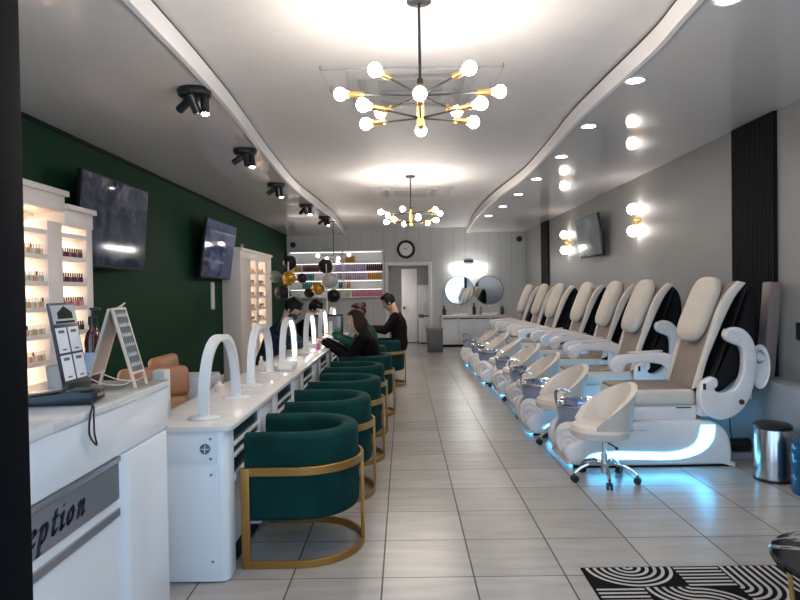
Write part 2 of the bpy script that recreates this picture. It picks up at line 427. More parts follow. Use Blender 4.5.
# ------------------------------------------------------------------ ceiling fixtures
def chandelier():
    t = thing('chandelier', '', 'chandelier')
    b = B(); b.lathe([(0, 0), (.068, 0), (.068, -.022), (.05, -.03), (0, -.03)], (0, 0, 0), (0, 0, 1), 24); b.build('canopy', BLACK, t)
    b = B(); b.cyl((0, 0, -.03), (0, 0, -.47), .0085); b.lathe([(0, -.44), (.016, -.44), (.018, -.47), (0, -.47)], (0, 0, 0)); b.build('rod', BLACK, t)
    b = B(); b.lathe([(0, -.47), (.02, -.475), (.02, -.68), (.024, -.682), (.024, -.70), (.014, -.71), (0, -.712)], (0, 0, 0), (0, 0, 1), 20); b.build('hub', GOLD, t)
    for tier, rr, angs in ((-.53, .44, (0, 58, 122, 180, 238, 302)), (-.655, .36, (30, 88, 150, 212, 268, 330))):
        for a in angs:
            d = V(math.cos(R(a)), math.sin(R(a)), .03 if tier > -.6 else .06); c = V(0, 0, tier)
            p1 = c+d*(rr-.125); p2 = c+d*(rr-.045); p3 = c+d*rr
            b = B(); b.cyl(c, p1, .0055, seg=8); am = b.build('arm', BLACK, t)
            b = B(); b.cyl(p1, p2, .0165, seg=14); b.cyl(p1-d*.012, p1, .008, seg=10); b.build('socket', GOLD, am)
            b = B(); b.sph(p3, .035, 14); b.cyl(p2, p3, .018, .026, 10); b.build('bulb', BULB, am)
    return t
ch = chandelier(); ch.location = (.107, 3.46, ZC); ch['label'] = 'large black and gold sputnik chandelier nearest the camera'; ch['group'] = 'sputnik chandeliers'
dup(ch, (.115, 8.8, ZC), 'second sputnik chandelier further back, in front of the wall clock', R(17))
t = thing('pendant_lamp', 'slim black pendant with five small bulbs hanging over the gold balloons', 'pendant lamp', (-1.45, 13.0, ZS))
b = B(); b.lathe([(0, 0), (.05, 0), (.05, -.025), (0, -.025)], (0, 0, 0)); b.build('canopy', BLACK, t)
b = B(); b.cyl((0, 0, -.02), (0, 0, -.88), .008); b.build('rod', BLACK, t)
for a, l, z in ((175, .30, -.72), (20, .3, -.70), (300, .2, -.8), (60, .12, -.86), (235, .18, -.8)):
    d = V(math.cos(R(a)), math.sin(R(a)), 0); c = V(0, 0, z); b = B(); b.cyl(c, c+d*l, .006, seg=6); am = b.build('arm', BLACK, t)
    b = B(); b.sph(c+d*(l+.03), .036, 10); b.build('bulb', BULB, am)

def spotlight():
    t = thing('ceiling_spotlight', '', 'spotlight')
    b = B(); b.lathe([(0, 0), (.115, 0), (.12, -.012), (.115, -.045), (.1, -.055), (0, -.055)], (0, 0, 0), (0, 0, 1), 28); b.build('canopy', BLACK, t)
    for px, py, d, on in ((-.06, -.01, (-.85, .35, -.6), 0), (-.0, -.04, (.25, .45, -.9), 0), (.07, .01, (.05, -.12, -1), 1)):
        d = V(*d).normalized(); c = V(px, py, -.1); b = B()
        b.cyl(c-d*.055, c+d*.075, .031, seg=18); h = b.build('head', BLACK, t)
        b = B(); b.cyl((px, py, -.055), c, .010, seg=8); b.sph(c-d*.02, .022, 10); b.build('stem', GOLD, h)
        b = B(); b.lathe([(0, .014), (.018, .010), (.028, .0), (0, 0)], c+d*.074, d, 16); b.build('lens', SPOT if on else mat('unlit_lens', (.25, .24, .22), .2), h)
    return t
SL = [(-1.48, 4.5, 'triple black ceiling spotlight nearest the camera, upper left', 0), (-1.60, 6.4, 'second triple black ceiling spotlight from the camera', 25), (-1.70, 8.45, 'third triple black ceiling spotlight from the camera', 30), (-1.62, 10.5, 'fourth triple black ceiling spotlight from the camera', -20), (-1.53, 12.25, 'farthest triple black ceiling spotlight near the back wall', 15)]
sp = spotlight()
for i, (x, y, lab, a) in enumerate(SL):
    if i == 0: sp.location = (x, y, ZS); sp['label'] = lab; sp['group'] = 'ceiling spotlights'; sp.rotation_euler = (0, 0, R(a))
    else: dup(sp, (x, y, ZS), lab, R(a))
ords = ['nearest', 'second', 'third', 'fourth', 'fifth', 'sixth', 'seventh', 'eighth']
dl = None
for i, (x, y) in enumerate([(1.68, 3.22), (1.66, 4.46), (1.70, 5.7), (1.78, 7.0), (1.80, 8.4), (1.80, 9.75), (1.78, 11.15), (1.72, 12.55)]):
    lab = '%s round recessed downlight along the right lowered ceiling' % (ords[i] if i == 0 else ords[i]+' from the camera,')
    if dl is None:
        dl = thing('downlight', lab, 'downlight', (x, y, ZS), 0, 'downlights over the pedicure chairs')
        b = B(); b.lathe([(.058, .0), (.078, 0), (.08, -.004), (.074, -.009), (.058, -.006), (.058, 0)], (0, 0, 0), (0, 0, 1), 28); b.build('ring', SATIN_WHITE, dl)
        b = B(); b.lathe([(0, -.003), (.058, -.003), (.058, -.001), (0, -.001)], (0, 0, 0), (0, 0, 1), 28); b.build('diffuser', DOWN, dl)
    else: dup(dl, (x, y, ZS), lab)
def cassette():
    t = thing('ceiling_air_conditioner', '', 'air conditioner')
    b = B(); b.bb(-.475, .475, -.475, .475, -.022, -.001, .01); b.build('panel', mat('ac_panel', (.60, .59, .58), .5), t)
    b = B(); 
    for k in range(15): b.bb(-.25, .25, -.25+k*.035, -.25+k*.035+.018, -.028, -.022)
    b.build('grille', mat('ac_grille', (.36, .355, .35), .6), t)
    for s in (0, 90, 180, 270):
        b = B(); b.box((0, .37, -.026), (.6, .07, .008), .003); l = b.build('louver', mat('ac_louver', (.42, .41, .40), .5), t); l.rotation_euler = (0, 0, R(s))
    b = B(); P = [(-.65, -.52, -.03), (.65, -.52, -.03), (.62, -.1, -.06), (-.62, -.1, -.06)]
    b.tube(P, .0035, 6, True)
    for p in P: b.cyl(p, (p[0], p[1], -.001), .005, seg=6)
    b.build('deflector_frame', mat('frame_grey', (.30, .29, .28), .5), t)
    return t
ac = cassette(); ac.location = (.08, 4.98, ZC); ac['label'] = 'square white ceiling air conditioner just behind the nearest chandelier'; ac['group'] = 'ceiling air conditioners'
dup(ac, (.12, 10.2, ZC), 'square ceiling air conditioner behind the far chandelier')
# wall sconces
sc0 = None
for y, lab in ((8.34, 'double globe wall sconce on the bare grey wall, nearer one'), (11.9, 'double globe wall sconce beyond the right wall television')):
    if sc0 is None:
        sc0 = thing('wall_sconce', lab, 'sconce', (XR, y, 2.33), 0, 'double globe wall sconces')
        b = B(); b.lathe([(0, 0), (.055, 0), (.055, .02), (0, .02)], (0, 0, 0), (-1, 0, 0), 20); b.build('backplate', GOLD, sc0)
        b = B(); b.cyl((-.02, 0, 0), (-.09, 0, 0), .010); b.cyl((-.09, 0, -.07), (-.09, 0, .07), .012); b.lathe([(0, 0), (.03, 0), (.03, .02), (0, .02)], (-.09, 0, .06)); b.lathe([(0, 0), (.03, 0), (.03, .02), (0, .02)], (-.09, 0, -.08)); b.build('arm', GOLD, sc0)
        for s in (1, -1): b = B(); b.sph((-.09, 0, s*.145), .078, 18); b.build('globe', GLOBE, sc0)
    else: dup(sc0, (XR, y, 2.3), lab)

# ------------------------------------------------------------------ televisions and wall things
def television(label, loc, rz, w, h, scr, tilt, side):
    """screen faces local +X"""
    t = thing('television', label, 'television', loc, rz, 'wall televisions')
    M = Matrix.Rotation(R(tilt), 4, 'Y')
    b = B(M); b.box((0, 0, 0), (.045, w, h), .008); b.build('housing', BLACK, t)
    b = B(M); b.box((.0235, 0, .006), (.002, w-.03, h-.045)); b.build('screen', scr, t)
    b = B(M); b.box((-.035, 0, 0), (.03, w*.6, h*.5), .01); b.build('back_cover', BLACK_MATTE, t)
    b = B(); b.bb(-.17, -.02, -.12, .12, -.1, .1, .01); b.build('wall_mount', BLACK_MATTE, t)
    return t
scrA = screen_material('tv_picture_street', [(0, (.012, .014, .03)), (.38, (.03, .045, .08)), (.5, (.10, .13, .19)), (.6, (.06, .05, .075)), (.72, (.26, .29, .36)), (1, (.16, .08, .07))], .15, (1, 2.0, 1.6), 3.1)
scrB = screen_material('tv_picture_blue', [(0, (.01, .015, .05)), (.4, (.06, .09, .19)), (.52, (.16, .22, .36)), (.65, (.08, .08, .16)), (1, (.35, .4, .5))], .19, (1, 1.7, 1.5), 8.7)
scrC = screen_material('tv_picture_dim', [(0, (.02, .022, .025)), (.5, (.06, .065, .07)), (1, (.16, .17, .17))], .7, (1, 1.2, 1.2), 1.3)
television('large wall television behind the near polish rack, showing a street picture', (-2.86, 6.2, 2.14), 0, 1.42, .87, scrA, 4, 1)
television('wall television on the green wall left of the far polish rack, bluish picture', (-2.84, 9.62, 2.10), 0, 1.56, .87, scrB, 8, 1)
television('tilted black television high on the right grey wall between the sconces', (3.0, 10.1, 2.26), PI, 1.2, .66, scrC, 8, 1)
t = thing('wall_clock', 'round black rimmed wall clock above the back room doorway', 'clock', (.07, YB, 2.50))
b = B(); b.lathe([(.17, .0), (.235, 0), (.24, .02), (.225, .045), (.19, .035), (.17, .02)], (0, 0, 0), (0, -1, 0), 40); b.build('rim', BLACK, t)
b = B(); b.lathe([(0, .0), (.18, .0), (.18, .018), (0, .018)], (0, 0, 0), (0, -1, 0), 40); b.build('dial', mat('clock_dial', (.82, .82, .80), .4), t)
b = B()
for k in range(12):
    a = 2*PI*k/12; L = .03 if k % 3 == 0 else .018
    b.box((.15*math.sin(a), -.02, .15*math.cos(a)), (.008, .003, L), 0, (0, a, 0))
b.build('hour_marks', BLACK, t)
for nm, a, L, w in (('hour_hand', 305, .085, .012), ('minute_hand', 50, .125, .008)):
    b = B(); b.box((L*.42*math.sin(R(a)), -.023, L*.42*math.cos(R(a))), (w, .003, L), 0, (0, R(a), 0)); b.build(nm, BLACK, t)
def dome(label, x, z):
    t = thing('security_camera', label, 'camera', (x, YB, z), 0, 'small black cameras on the back wall')
    b = B(); b.lathe([(0, 0), (.075, 0), (.075, .03), (0, .03)], (0, 0, 0), (0, -1, 0), 18); b.build('base', BLACK, t)
    b = B(); b.sph((0, -.035, 0), .055, 14); b.build('lens_dome', BLACK, t)
dome('small black camera on the back wall left of the product shelves', -2.85, 2.66); dome('small black camera on the back wall above the right mirror', 3.0, 2.72)
b = B(); b.bb(-3.02, -2.985, 9.72, 9.86, 1.19, 1.62, .012); t = b.build('wall_dispenser', SATIN_WHITE); tag(t, 'slim white device on the green wall below the bluish television', 'dispenser')
b = B(); b.cyl((-3.02, 11.65, 2.32), (-2.99, 11.65, 2.32), .035, seg=14); t = b.build('wall_sensor', SATIN_WHITE); tag(t, 'tiny white sensor on the green wall above the far polish rack', 'sensor')
# ------------------------------------------------------------------ nail polish racks
def bottle_mesh(col, cap, name, r=.012, h=.045, ch=.03):
    b = B(); b.lathe([(0, 0), (r, 0), (r, h*.85), (r*.45, h), (0, h)], (0, 0, 0), (0, 0, 1), 8)
    b.m(1).lathe([(0, h), (r*.62, h), (r*.5, h+ch), (0, h+ch)], (0, 0, 0), (0, 0, 1), 8)
    return b.mesh('polish_bottle', [mat(name, col, .2), mat('cap_'+cap, (.013, .012, .012) if cap == 'black' else (.75, .73, .7), .35)])
def place_mesh(me, name, loc, label, cat, group, rz=0):
    o = bpy.data.objects.new(name, me); COL.objects.link(o); o.location = loc; o.rotation_euler = (0, 0, rz)
    return tag(o, label, cat, group)

def polish_rack(label, y0, y1, splits, tops, xf, xb, shelfz, face_panel):
    """splits: list of (ya, yb) bay openings; tops: list of (ya, yb, z)"""
    t = thing('polish_rack', label, 'display rack', ((xf+xb)/2, (y0+y1)/2, 0))
    ox, oy = (xf+xb)/2, (y0+y1)/2
    Tm = Matrix.Translation((-ox, -oy, 0))
    b = B(Tm); b.bb(xb, xb+.015, y0, y1, .0, min(x[2] for x in tops)-.02); b.build('back_panel', RACK, t)
    b = B(Tm)
    edges = sorted([y0]+[e for s in splits for e in s]+[y1])
    for a, c in zip(edges[::2], edges[1::2]):
        b.bb(xb+.01, xf, a, c, 0, min(x[2] for x in tops)-.16, .004)
    b.build('uprights', RACK, t)
    for ya, yb, z in tops:
        b = B(Tm); b.bb(xb, xf, ya, yb, z-.17, z-.03, .004); b.bb(xb, xf+.03, ya-.01, yb+.02, z-.045, z, .006); b.build('crown', RACK, t)
    for (ya, yb) in splits:
        for z in shelfz:
            b = B(Tm); b.bb(xb+.015, xf-.005, ya, yb, z-.035, z); sh = b.build('shelf', RACK, t)
            b = B(Tm); b.bb(xb+.03, xb+.045, ya+.01, yb-.01, z-.047, z-.036); b.build('light_strip', LED_WARM, sh)
        b = B(Tm); zt = tops[0][2]-.175 if len(tops) == 1 else min(x[2] for x in tops)-.175
        b.bb(xb+.03, xb+.045, ya+.01, yb-.01, zt-.012, zt); b.build('light_strip', LED_WARM, t)
    b = B(Tm); b.bb(xb, xf+.01, y0, y1, 0, .12, .004); b.build('plinth', RACK, t)
    return t
RZ = [.35, .55, .755, .955, 1.155, 1.36, 1.56, 1.765, 1.955]
polish_rack('tall lit cream polish rack with stepped crown behind the reception counter', 3.9, 5.48, [(4.0, 4.30), (4.40, 4.79), (5.0, 5.38)], [(3.9, 5.05, 2.29), (5.05, 5.5, 2.19)], -2.73, -3.01, RZ, 0)
pal = {'nude': (.62, .40, .32), 'rose': (.55, .20, .22), 'clear': (.62, .60, .52), 'amber': (.55, .30, .12), 'mint': (.35, .45, .36), 'dark': (.07, .02, .03), 'plum': (.20, .07, .12), 'pearl': (.66, .58, .54), 'coral': (.7, .25, .17)}
BM = {k: bottle_mesh(v, 'white' if k in ('clear', 'amber', 'mint') else 'black', 'polish_'+k) for k, v in pal.items()}
rowA = ['clear', 'mint', 'amber', 'clear', 'mint', 'clear', 'amber', 'nude']
ordn = ['lowest', 'second lowest', 'third lowest', 'middle', 'third highest', 'second highest', 'highest']
rowtxt = {.755: 'sixth', .955: 'fifth', 1.155: 'fourth', 1.36: 'third', 1.56: 'second', 1.765: 'top'}
for z in (.955, 1.155, 1.36, 1.56, 1.765):
    g = 'small polish bottles, %s filled row of the near rack, left bay' % rowtxt[z]
    for k in range(11):
        y = 4.42+k*.0345; kk = rowA[(k+int(z*10)) % 8]
        place_mesh(BM[kk], 'polish_bottle', (-2.765, y, z), 'pale polish bottle in the %s filled row of the near rack\'s wide left bay' % rowtxt[z], 'nail polish', g)
    if z < 1.0: continue
    g = 'small polish bottles, %s filled row of the near rack, right bay' % rowtxt[z]
    kinds = ('dark', 'plum', 'dark') if z != 1.36 else ('rose', 'plum', 'rose')
    for k in range(10):
        y = 5.03+k*.036
        place_mesh(BM[kinds[k % 3]], 'polish_bottle', (-2.765, y, z), 'dark polish bottle in the %s filled row of the near rack\'s right bay' % rowtxt[z], 'nail polish', g)
RZ2 = [.5, .72, .94, 1.16, 1.38, 1.6, 1.82]
polish_rack('white lit polish rack on the green wall beyond the bluish television', 10.35, 12.75, [(11.03, 11.42), (11.62, 12.2)], [(10.35, 12.75, 2.2)], -2.70, -3.01, RZ2, 0)
names2 = ['', 'bottom', 'fifth', 'fourth', 'third', 'second', 'top']
for i, z in enumerate(RZ2):
    if i == 0: continue
    for bay, (ya, n, st) in (('left', (11.06, 6, .062)), ('right', (11.66, 8, .066))):
        for k in range(n):
            kk = (['nude', 'pearl', 'rose', 'nude', 'coral', 'pearl', 'amber'])[(k//3+i*2) % 7]
            place_mesh(BM[kk], 'polish_bottle', (-2.735, ya+k*st, z), 'tiny polish bottle in the %s row of the far rack\'s %s bay' % (names2[i], bay), 'nail polish', 'far rack bottles, %s row, %s bay' % (names2[i], bay))

# back wall product shelf
t = thing('product_shelf', 'wide white wall shelf unit of coloured products on the back wall', 'shelf unit', (-1.73, YB, 1.27))
SX0, SX1 = -2.95, -.52
Tm = Matrix.Translation((1.73, -YB, -1.27))
b = B(Tm); b.bb(SX0, SX1, YB-.02, YB-.002, 1.27, 2.5); b.build('back_panel', SATIN_WHITE, t)
SHZ = [1.30, 1.52, 1.74, 1.96, 2.18]
for z in SHZ+[2.48]:
    b = B(Tm); b.bb(SX0, SX1, YB-.2, YB-.02, z-.03, z, .003); b.build('shelf', SATIN_WHITE, t)
for x in (SX0, SX1, -1.55):
    b = B(Tm); b.bb(x-.015, x+.015, YB-.2, YB-.02, 1.27, 2.5, .003); b.build('upright', SATIN_WHITE, t)
b = B(Tm)
b.bb(SX0+.05, SX1-.05, YB-.19, YB-.17, 2.434, 2.446); b.build('light_strip', mat('shelf_fill_glow', (.9, .9, .9), .4, emit=(1, .97, .94), es=1.3), t)  # added glowing strip, no real fitting, to brighten the shelves evenly
for z in SHZ[1:]:
    b = B(Tm); b.bb(SX0+.05, SX1-.05, YB-.19, YB-.175, z-.042, z-.031); b.build('light_strip', MATS['shelf_fill_glow'], t)  # more added fill strips, hidden under each shelf lip
pc = {'orange': (.60, .27, .03), 'maroon': (.10, .022, .035), 'lavender': (.50, .38, .58), 'teal': (.0, .20, .20), 'mauve': (.50, .33, .44), 'lime': (.50, .50, .16), 'pink': (.60, .19, .31), 'white': (.6, .6, .58)}
PM = {}
for k, v in pc.items():
    b = B(); b.lathe([(0, 0), (.0235, 0), (.0235, .12), (.016, .132), (0, .132)], (0, 0, 0), (0, 0, 1), 8); b.m(1).lathe([(0, .132), (.016, .132), (.015, .168), (0, .168)], (0, 0, 0), (0, 0, 1), 8)
    PM[k] = b.mesh('product_bottle', [mat('product_'+k, v, .35), mat('product_cap_'+k, tuple(c*.55 for c in v), .35)])
def px2x(px): return (px-404)*YB/625
for z, word, blocks in ((2.18, 'top', [('orange', 340, 357)]), (1.96, 'second', [('orange', 296, 303), ('maroon', 304, 321), ('lavender', 336, 366), ('maroon', 367, 383)]), (1.74, 'third', [('teal', 303, 315), ('mauve', 338, 352), ('lavender', 353, 367), ('orange', 368, 383)]), (1.52, 'fourth', [('teal', 303, 315), ('teal', 339, 346), ('orange', 347, 351)]), (1.30, 'bottom', [('white', 288, 303), ('lime', 338, 351), ('pink', 352, 382)])):
    for i, (c, a, e) in enumerate(blocks):
        x = px2x(a)+.03; n = 0
        side = ' left' if a < 333 else ''
        while x < px2x(e) and x < SX1-.02:
            if abs(x+1.55) > .04:
                place_mesh(PM[c], 'product_bottle', (x, YB-.11, z), '%s bottle in the%s block on the %s shelf of the back wall unit' % (c, side, word), 'bottle', '%s product bottles on the %s shelf%s' % (c, word, side))
            x += .052

# ------------------------------------------------------------------ reception counter
RX, RT, RY0, RY1 = -1.10, 1.05, 1.15, 2.9
t = thing('reception_counter', 'white reception counter with grey name band in the left foreground', 'reception counter', (-1.4, 2.0, 0))
Tm = Matrix.Translation((1.4, -2.0, 0)); band = mat('grey_metal_band', (.30, .30, .32), .3, .6)
b = B(Tm); b.bb(-1.62, RX-.03, RY0, RY1-.04, .02, RT-.2); b.build('body', GLOSS_WHITE, t)
b = B(Tm); b.bb(-1.66, RX-.002, RY0, RY1-.004, .83, RT-.03, .012); b.build('fascia', GLOSS_WHITE, t)
b = B(Tm); b.bb(-1.68, RX+.004, RY0, RY1, RT-.03, RT, .004); b.build('countertop', TOP_WHITE, t)
b = B(Tm); b.prism(rrect(-1.5, 2.42, RX, RY1-.006, .05, 5), 'z', .0, .825, .004); b.build('end_pillar', GLOSS_WHITE, t)
b = B(Tm); b.bb(RX-.03, RX-.022, RY0, 2.42, .655, .795); nb = b.build('name_band', band, t)
b = B(Tm); b.bb(RX-.03, RX-.02, RY0, 2.42, .588, .617); b.build('lower_stripe', band, t)
b = B(Tm); b.bb(RX-.03, RX-.012, RY0, 2.42, .80, .822, .003); b.build('upper_rail', SILVER, t)
b = B(Tm); ox = 0; gl = []
for ch_ in 'Reception':
    gl.append((ox, GL[ch_])); ox += {'R': 1.32, 'i': .80, 't': .95, 'c': 1.15, 'e': 1.2}.get(ch_, 1.32)
stroke_text(b, gl, lambda u, v, h: (RX-.0215+h, 1.625+u, .693+v), .0515, .28, .11, 25, .003)
b.build('lettering', mat('dark_lettering', (.012, .012, .03), .4), t)
# things on the counter
t = thing('card_terminal', 'black card payment terminal lying on the reception counter with its cable', 'card terminal', (-1.265, 2.29, RT), R(8))
b = B(); b.prism([(-.15, 0), (.12, 0), (.135, .015), (.13, .045), (.05, .05), (-.14, .032), (-.155, .018)], 'y', -.055, .055, .008); b.build('housing', mat('terminal_shell', (.008, .010, .018), .25), t)
b = B(); b.box((-.06, 0, .046), (.12, .085, .004), .002, (0, R(-5), 0)); b.build('screen', mat('terminal_screen', (.09, .10, .12), .1), t)
b = B(); b.box((.07, -.0, .051), (.07, .07, .004), .002); b.build('keypad', mat('keypad_dark', (.05, .05, .055), .5), t)
b = B(); b.box((.125, -.0, .032), (.022, .06, .012), .004); b.build('card_slot', mat('slot_bronze', (.35, .23, .10), .35, .5), t)
b = B(); L = Matrix.Rotation(-R(8), 4, 'Z') @ Matrix.Translation((1.265, -2.29, -RT))
P = catmull([L @ V(*p) for p in [(-1.13, 2.24, 1.075), (-1.10, 2.18, 1.058), (-1.083, 2.13, 1.03), (-1.086, 2.13, .97), (-1.082, 2.17, .925), (-1.084, 2.16, .97), (-1.08, 2.15, 1.03), (-1.09, 2.17, 1.06), (-1.14, 2.24, 1.07)]], 6)
b.tube(P, .0035, 6); b.build('cable', BLACK, t)
t = thing('sign_stand', 'black framed upright sign with four white cards on the reception counter', 'sign stand', (-1.31, 2.49, RT))
Mr = Matrix.Rotation(R(-10), 4, 'Y')
b = B(); b.bb(-.05, .05, -.085, .085, 0, .012, .003); b.bb(-.02, .01, -.085, .085, .01, .06, .004); b.build('base', BLACK, t)
b = B(Mr); b.bb(-.006, .006, -.092, .092, .055, .375, .003); b.build('board', mat('sign_board', (.03, .032, .04), .3), t)
b = B(Mr); b.bb(.0062, .0068, -.086, .086, .29, .365); b.build('header', mat('sign_header', (.40, .42, .44), .5), t)
b = B(Mr); b.prism([(-.05, .31), (.06, .31), (.06, .335), (.005, .362), (-.05, .335)], 'x', .0069, .0074); b.bb(.0069, .0074, -.07, .07, .292, .302); b.build('house_emblem', BLACK_MATTE, t)
card = mat('sign_card', (.75, .76, .80), .5); ink = mat('card_ink', (.12, .12, .14), .6)
for y0, z0 in ((-.084, .175), (.006, .175), (-.084, .066), (.006, .066)):
    b = B(Mr); b.bb(.0062, .0068, y0, y0+.078, z0, z0+.1); c = b.build('card', card, t)
    b = B(Mr); b.bb(.0069, .0072, y0+.018, y0+.06, z0+.078, z0+.090); b.build('heading', ink, c); b = B(Mr); b.bb(.0069, .0072, y0+.025, y0+.055, z0+.01, z0+.016); b.build('caption', ink, c)
t = thing('pump_bottle', 'amber pump bottle with pale label behind the framed sign', 'bottle', (-1.418, 2.835, RT))
b = B(); b.lathe([(0, 0), (.036, 0), (.037, .01), (.037, .19), (.03, .225), (.016, .245), (.016, .262), (0, .262)], (0, 0, 0), (0, 0, 1), 24); b.build('body', mat('amber_glass', (.085, .018, .008), .08, coat=.5), t)
b = B(); b.lathe([(.0376, .05), (.0378, .05), (.0378, .14), (.0376, .14)], (0, 0, 0), (0, 0, 1), 24); b.build('label_band', mat('bottle_label', (.50, .55, .66), .5), t)
b = B(); b.lathe([(0, .262), (.02, .262), (.02, .30), (.007, .305), (.007, .33), (0, .33)], (0, 0, 0)); b.box((.012, 0, .336), (.05, .018, .012), .004); b.build('pump', BLACK, t)
t = thing('sandwich_board', 'small wooden A-frame chalkboard standing on the counter corner', 'sign', (-1.245, 2.70, RT))
wood = mat('pale_wood', (.62, .47, .36), .5, var=.08, vscale=20); chalkb = mat('chalkboard', (.10, .105, .11), .7)
for s, x0 in ((-1, -.112), (1, .10)):
    ang = math.atan2(-x0*.93, .335); M2 = Matrix.Translation((x0, 0, 0)) @ Matrix.Rotation(ang, 4, 'Y')
    b = B(M2)
    b.bb(-.006, .006, -.064, -.053, 0, .355, .002); b.bb(-.006, .006, .053, .064, 0, .355, .002); b.bb(-.006, .006, -.055, .055, .345, .355, .002); b.bb(-.006, .006, -.055, .055, .06, .07, .002)
    f = b.build('frame', wood, t)
    b = B(M2); b.bb(-.0045, .0045, -.054, .054, .068, .347); b.build('board', chalkb if s > 0 else mat('board_back', (.50, .36, .27), .6), f)
    if s > 0:
        rr = random.Random(3)
        for k in range(6):
            b = B(M2); z = .32-k*.044; y = -.045
            while y < .04:
                w = rr.uniform(.008, .016); P = [(.0052, y, z-.007), (.0052, y+w*.4, z+.010), (.0052, y+w*.7, z-.007), (.0052, y+w+.006, z+.004)]
                b.tube(P, .0014, 4); y += w+.005
            b.build('chalk_line', mat('chalk', (.62, .62, .62), .8), f)
b = B(); b.tube(catmull([(-.105, -.062, .05), (-.03, -.066, .022), (.05, -.066, .018), (.092, -.062, .04)], 6), .0025, 6); b.build('rope', mat('cotton_rope', (.70, .62, .48), .8), t); b = B()
b.tube(catmull([(-.105, .062, .05), (-.03, .066, .022), (.05, .066, .018), (.092, .062, .04)], 6), .0025, 6); b.build('rope', MATS['cotton_rope'], t); b = B()
b.tube(catmull([(-.01, 0, .335), (.015, .01, .352), (.035, 0, .362), (.02, -.01, .345)], 6), .003, 6)
b.build('rope', mat('cotton_rope', (.70, .62, .48), .8), t)
t = thing('tissue_cup', 'pale round cup behind the framed sign on the reception counter', 'cup', (-1.54, 2.75, RT))
b = B(); b.lathe([(0, 0), (.035, 0), (.045, .09), (.041, .09), (.033, .006), (0, .006)], (0, 0, 0), (0, 0, 1), 20); b.build('cup_body', mat('pale_cup', (.62, .55, .50), .4), t)

# ------------------------------------------------------------------ manicure row
TX0, TX1, TY0, TP, NU, TZ = -1.345, -.865, 3.075, 1.14, 6, .79
b = B(); b.prism(rrect(TX0, TY0, TX1, TY0+TP*NU+.02, .05, 5), 'z', TZ-.03, TZ, .006); o = b.build('worktop', TOP_WHITE); tag(o, 'long white stone worktop running over all the manicure desks', 'worktop')
VENT = mat('vent_teal_reflection', (.012, .035, .04), .25); SEAM = mat('seam_shadow', (.22, .26, .32), .6)  # vent colour has the green chairs' reflection painted into it
def desk():
    """origin at the near aisle corner on the floor, runs along +Y"""
    t = thing('manicure_desk', '', 'desk'); w = TX1-TX0-.09
    b = B(); b.prism(rrect(-w, 0, 0, .17, .045, 5), 'z', .006, TZ-.03, .003); b.build('near_pedestal', GLOSS_WHITE, t)
    b = B(); b.bb(-w, -.005, .72, 1.09, .025, TZ-.03, .006); c = b.build('cabinet', GLOSS_WHITE, t)
    b = B(); b.bb(-.006, .004, .74, 1.07, .05, .50, .003); dd = b.build('door', GLOSS_WHITE, c)
    b = B(); b.bb(-.006, .004, .74, 1.07, .515, .73, .003); b.build('drawer', GLOSS_WHITE, c)
    b = B(); b.bb(-.12, -.085, .165, .725, .025, TZ-.03); b.build('modesty_panel', SATIN_WHITE, t)
    b = B(); b.bb(-.05, -.015, .17, .72, .50, TZ-.035); v = b.build('vent_panel', VENT, t)
    for z in (.585, .645): b = B(); b.bb(-.016, -.004, .17, .72, z, z+.018, .002); b.build('vent_bar', SATIN_WHITE, v)
    b = B(); b.bb(-.05, -.004, .17, .72, .46, .50, .004); b.build('rail', SATIN_WHITE, t)
    b = B(); b.bb(-w+.02, -.03, .01, 1.08, .0, .026); b.build('plinth', BLACK_MATTE, t)
    return t
dk = desk(); dk.location = (TX1-.03, TY0+.02, 0); dk['label'] = 'white manicure desk nearest the camera, beside the reception counter'; dk['group'] = 'manicure desks'
for i in range(1, NU):
    dup(dk, (TX1-.03, TY0+.02+TP*i, 0), '%s white manicure desk counting from the camera' % ords[i])
# end panel details of the first desk
w = TX1-TX0-.09
b = B(); b.bb(-w+.012, -.05, -.006, .002, .60, .745, .003); ep = b.build('end_drawer', GLOSS_WHITE, dk)
b = B(); b.bb(-w+.012, -.05, -.006, .002, .05, .585, .003); ed = b.build('end_door', GLOSS_WHITE, dk)
b = B(); b.lathe([(0, 0), (.026, 0), (.026, .006), (.018, .008), (0, .008)], (-.105, -.005, .675), (0, -1, 0), 20)
b.build('round_outlet', mat('outlet_grey', (.10, .13, .18), .4), ep)
b = B(); b.box((-.105, -.014, .675), (.04, .003, .004)); b.box((-.105, -.014, .675), (.004, .003, .04)); b.build('outlet_cross', SATIN_WHITE, ep)
for z, pr in ((.725, ep), (.625, ep), (.545, ed), (.11, ed)):
    b = B(); b.cyl((-.078, -.005, z), (-.078, -.009, z), .007, seg=10); b.build('screw', mat('screw_grey', (.2, .22, .25), .4), pr)
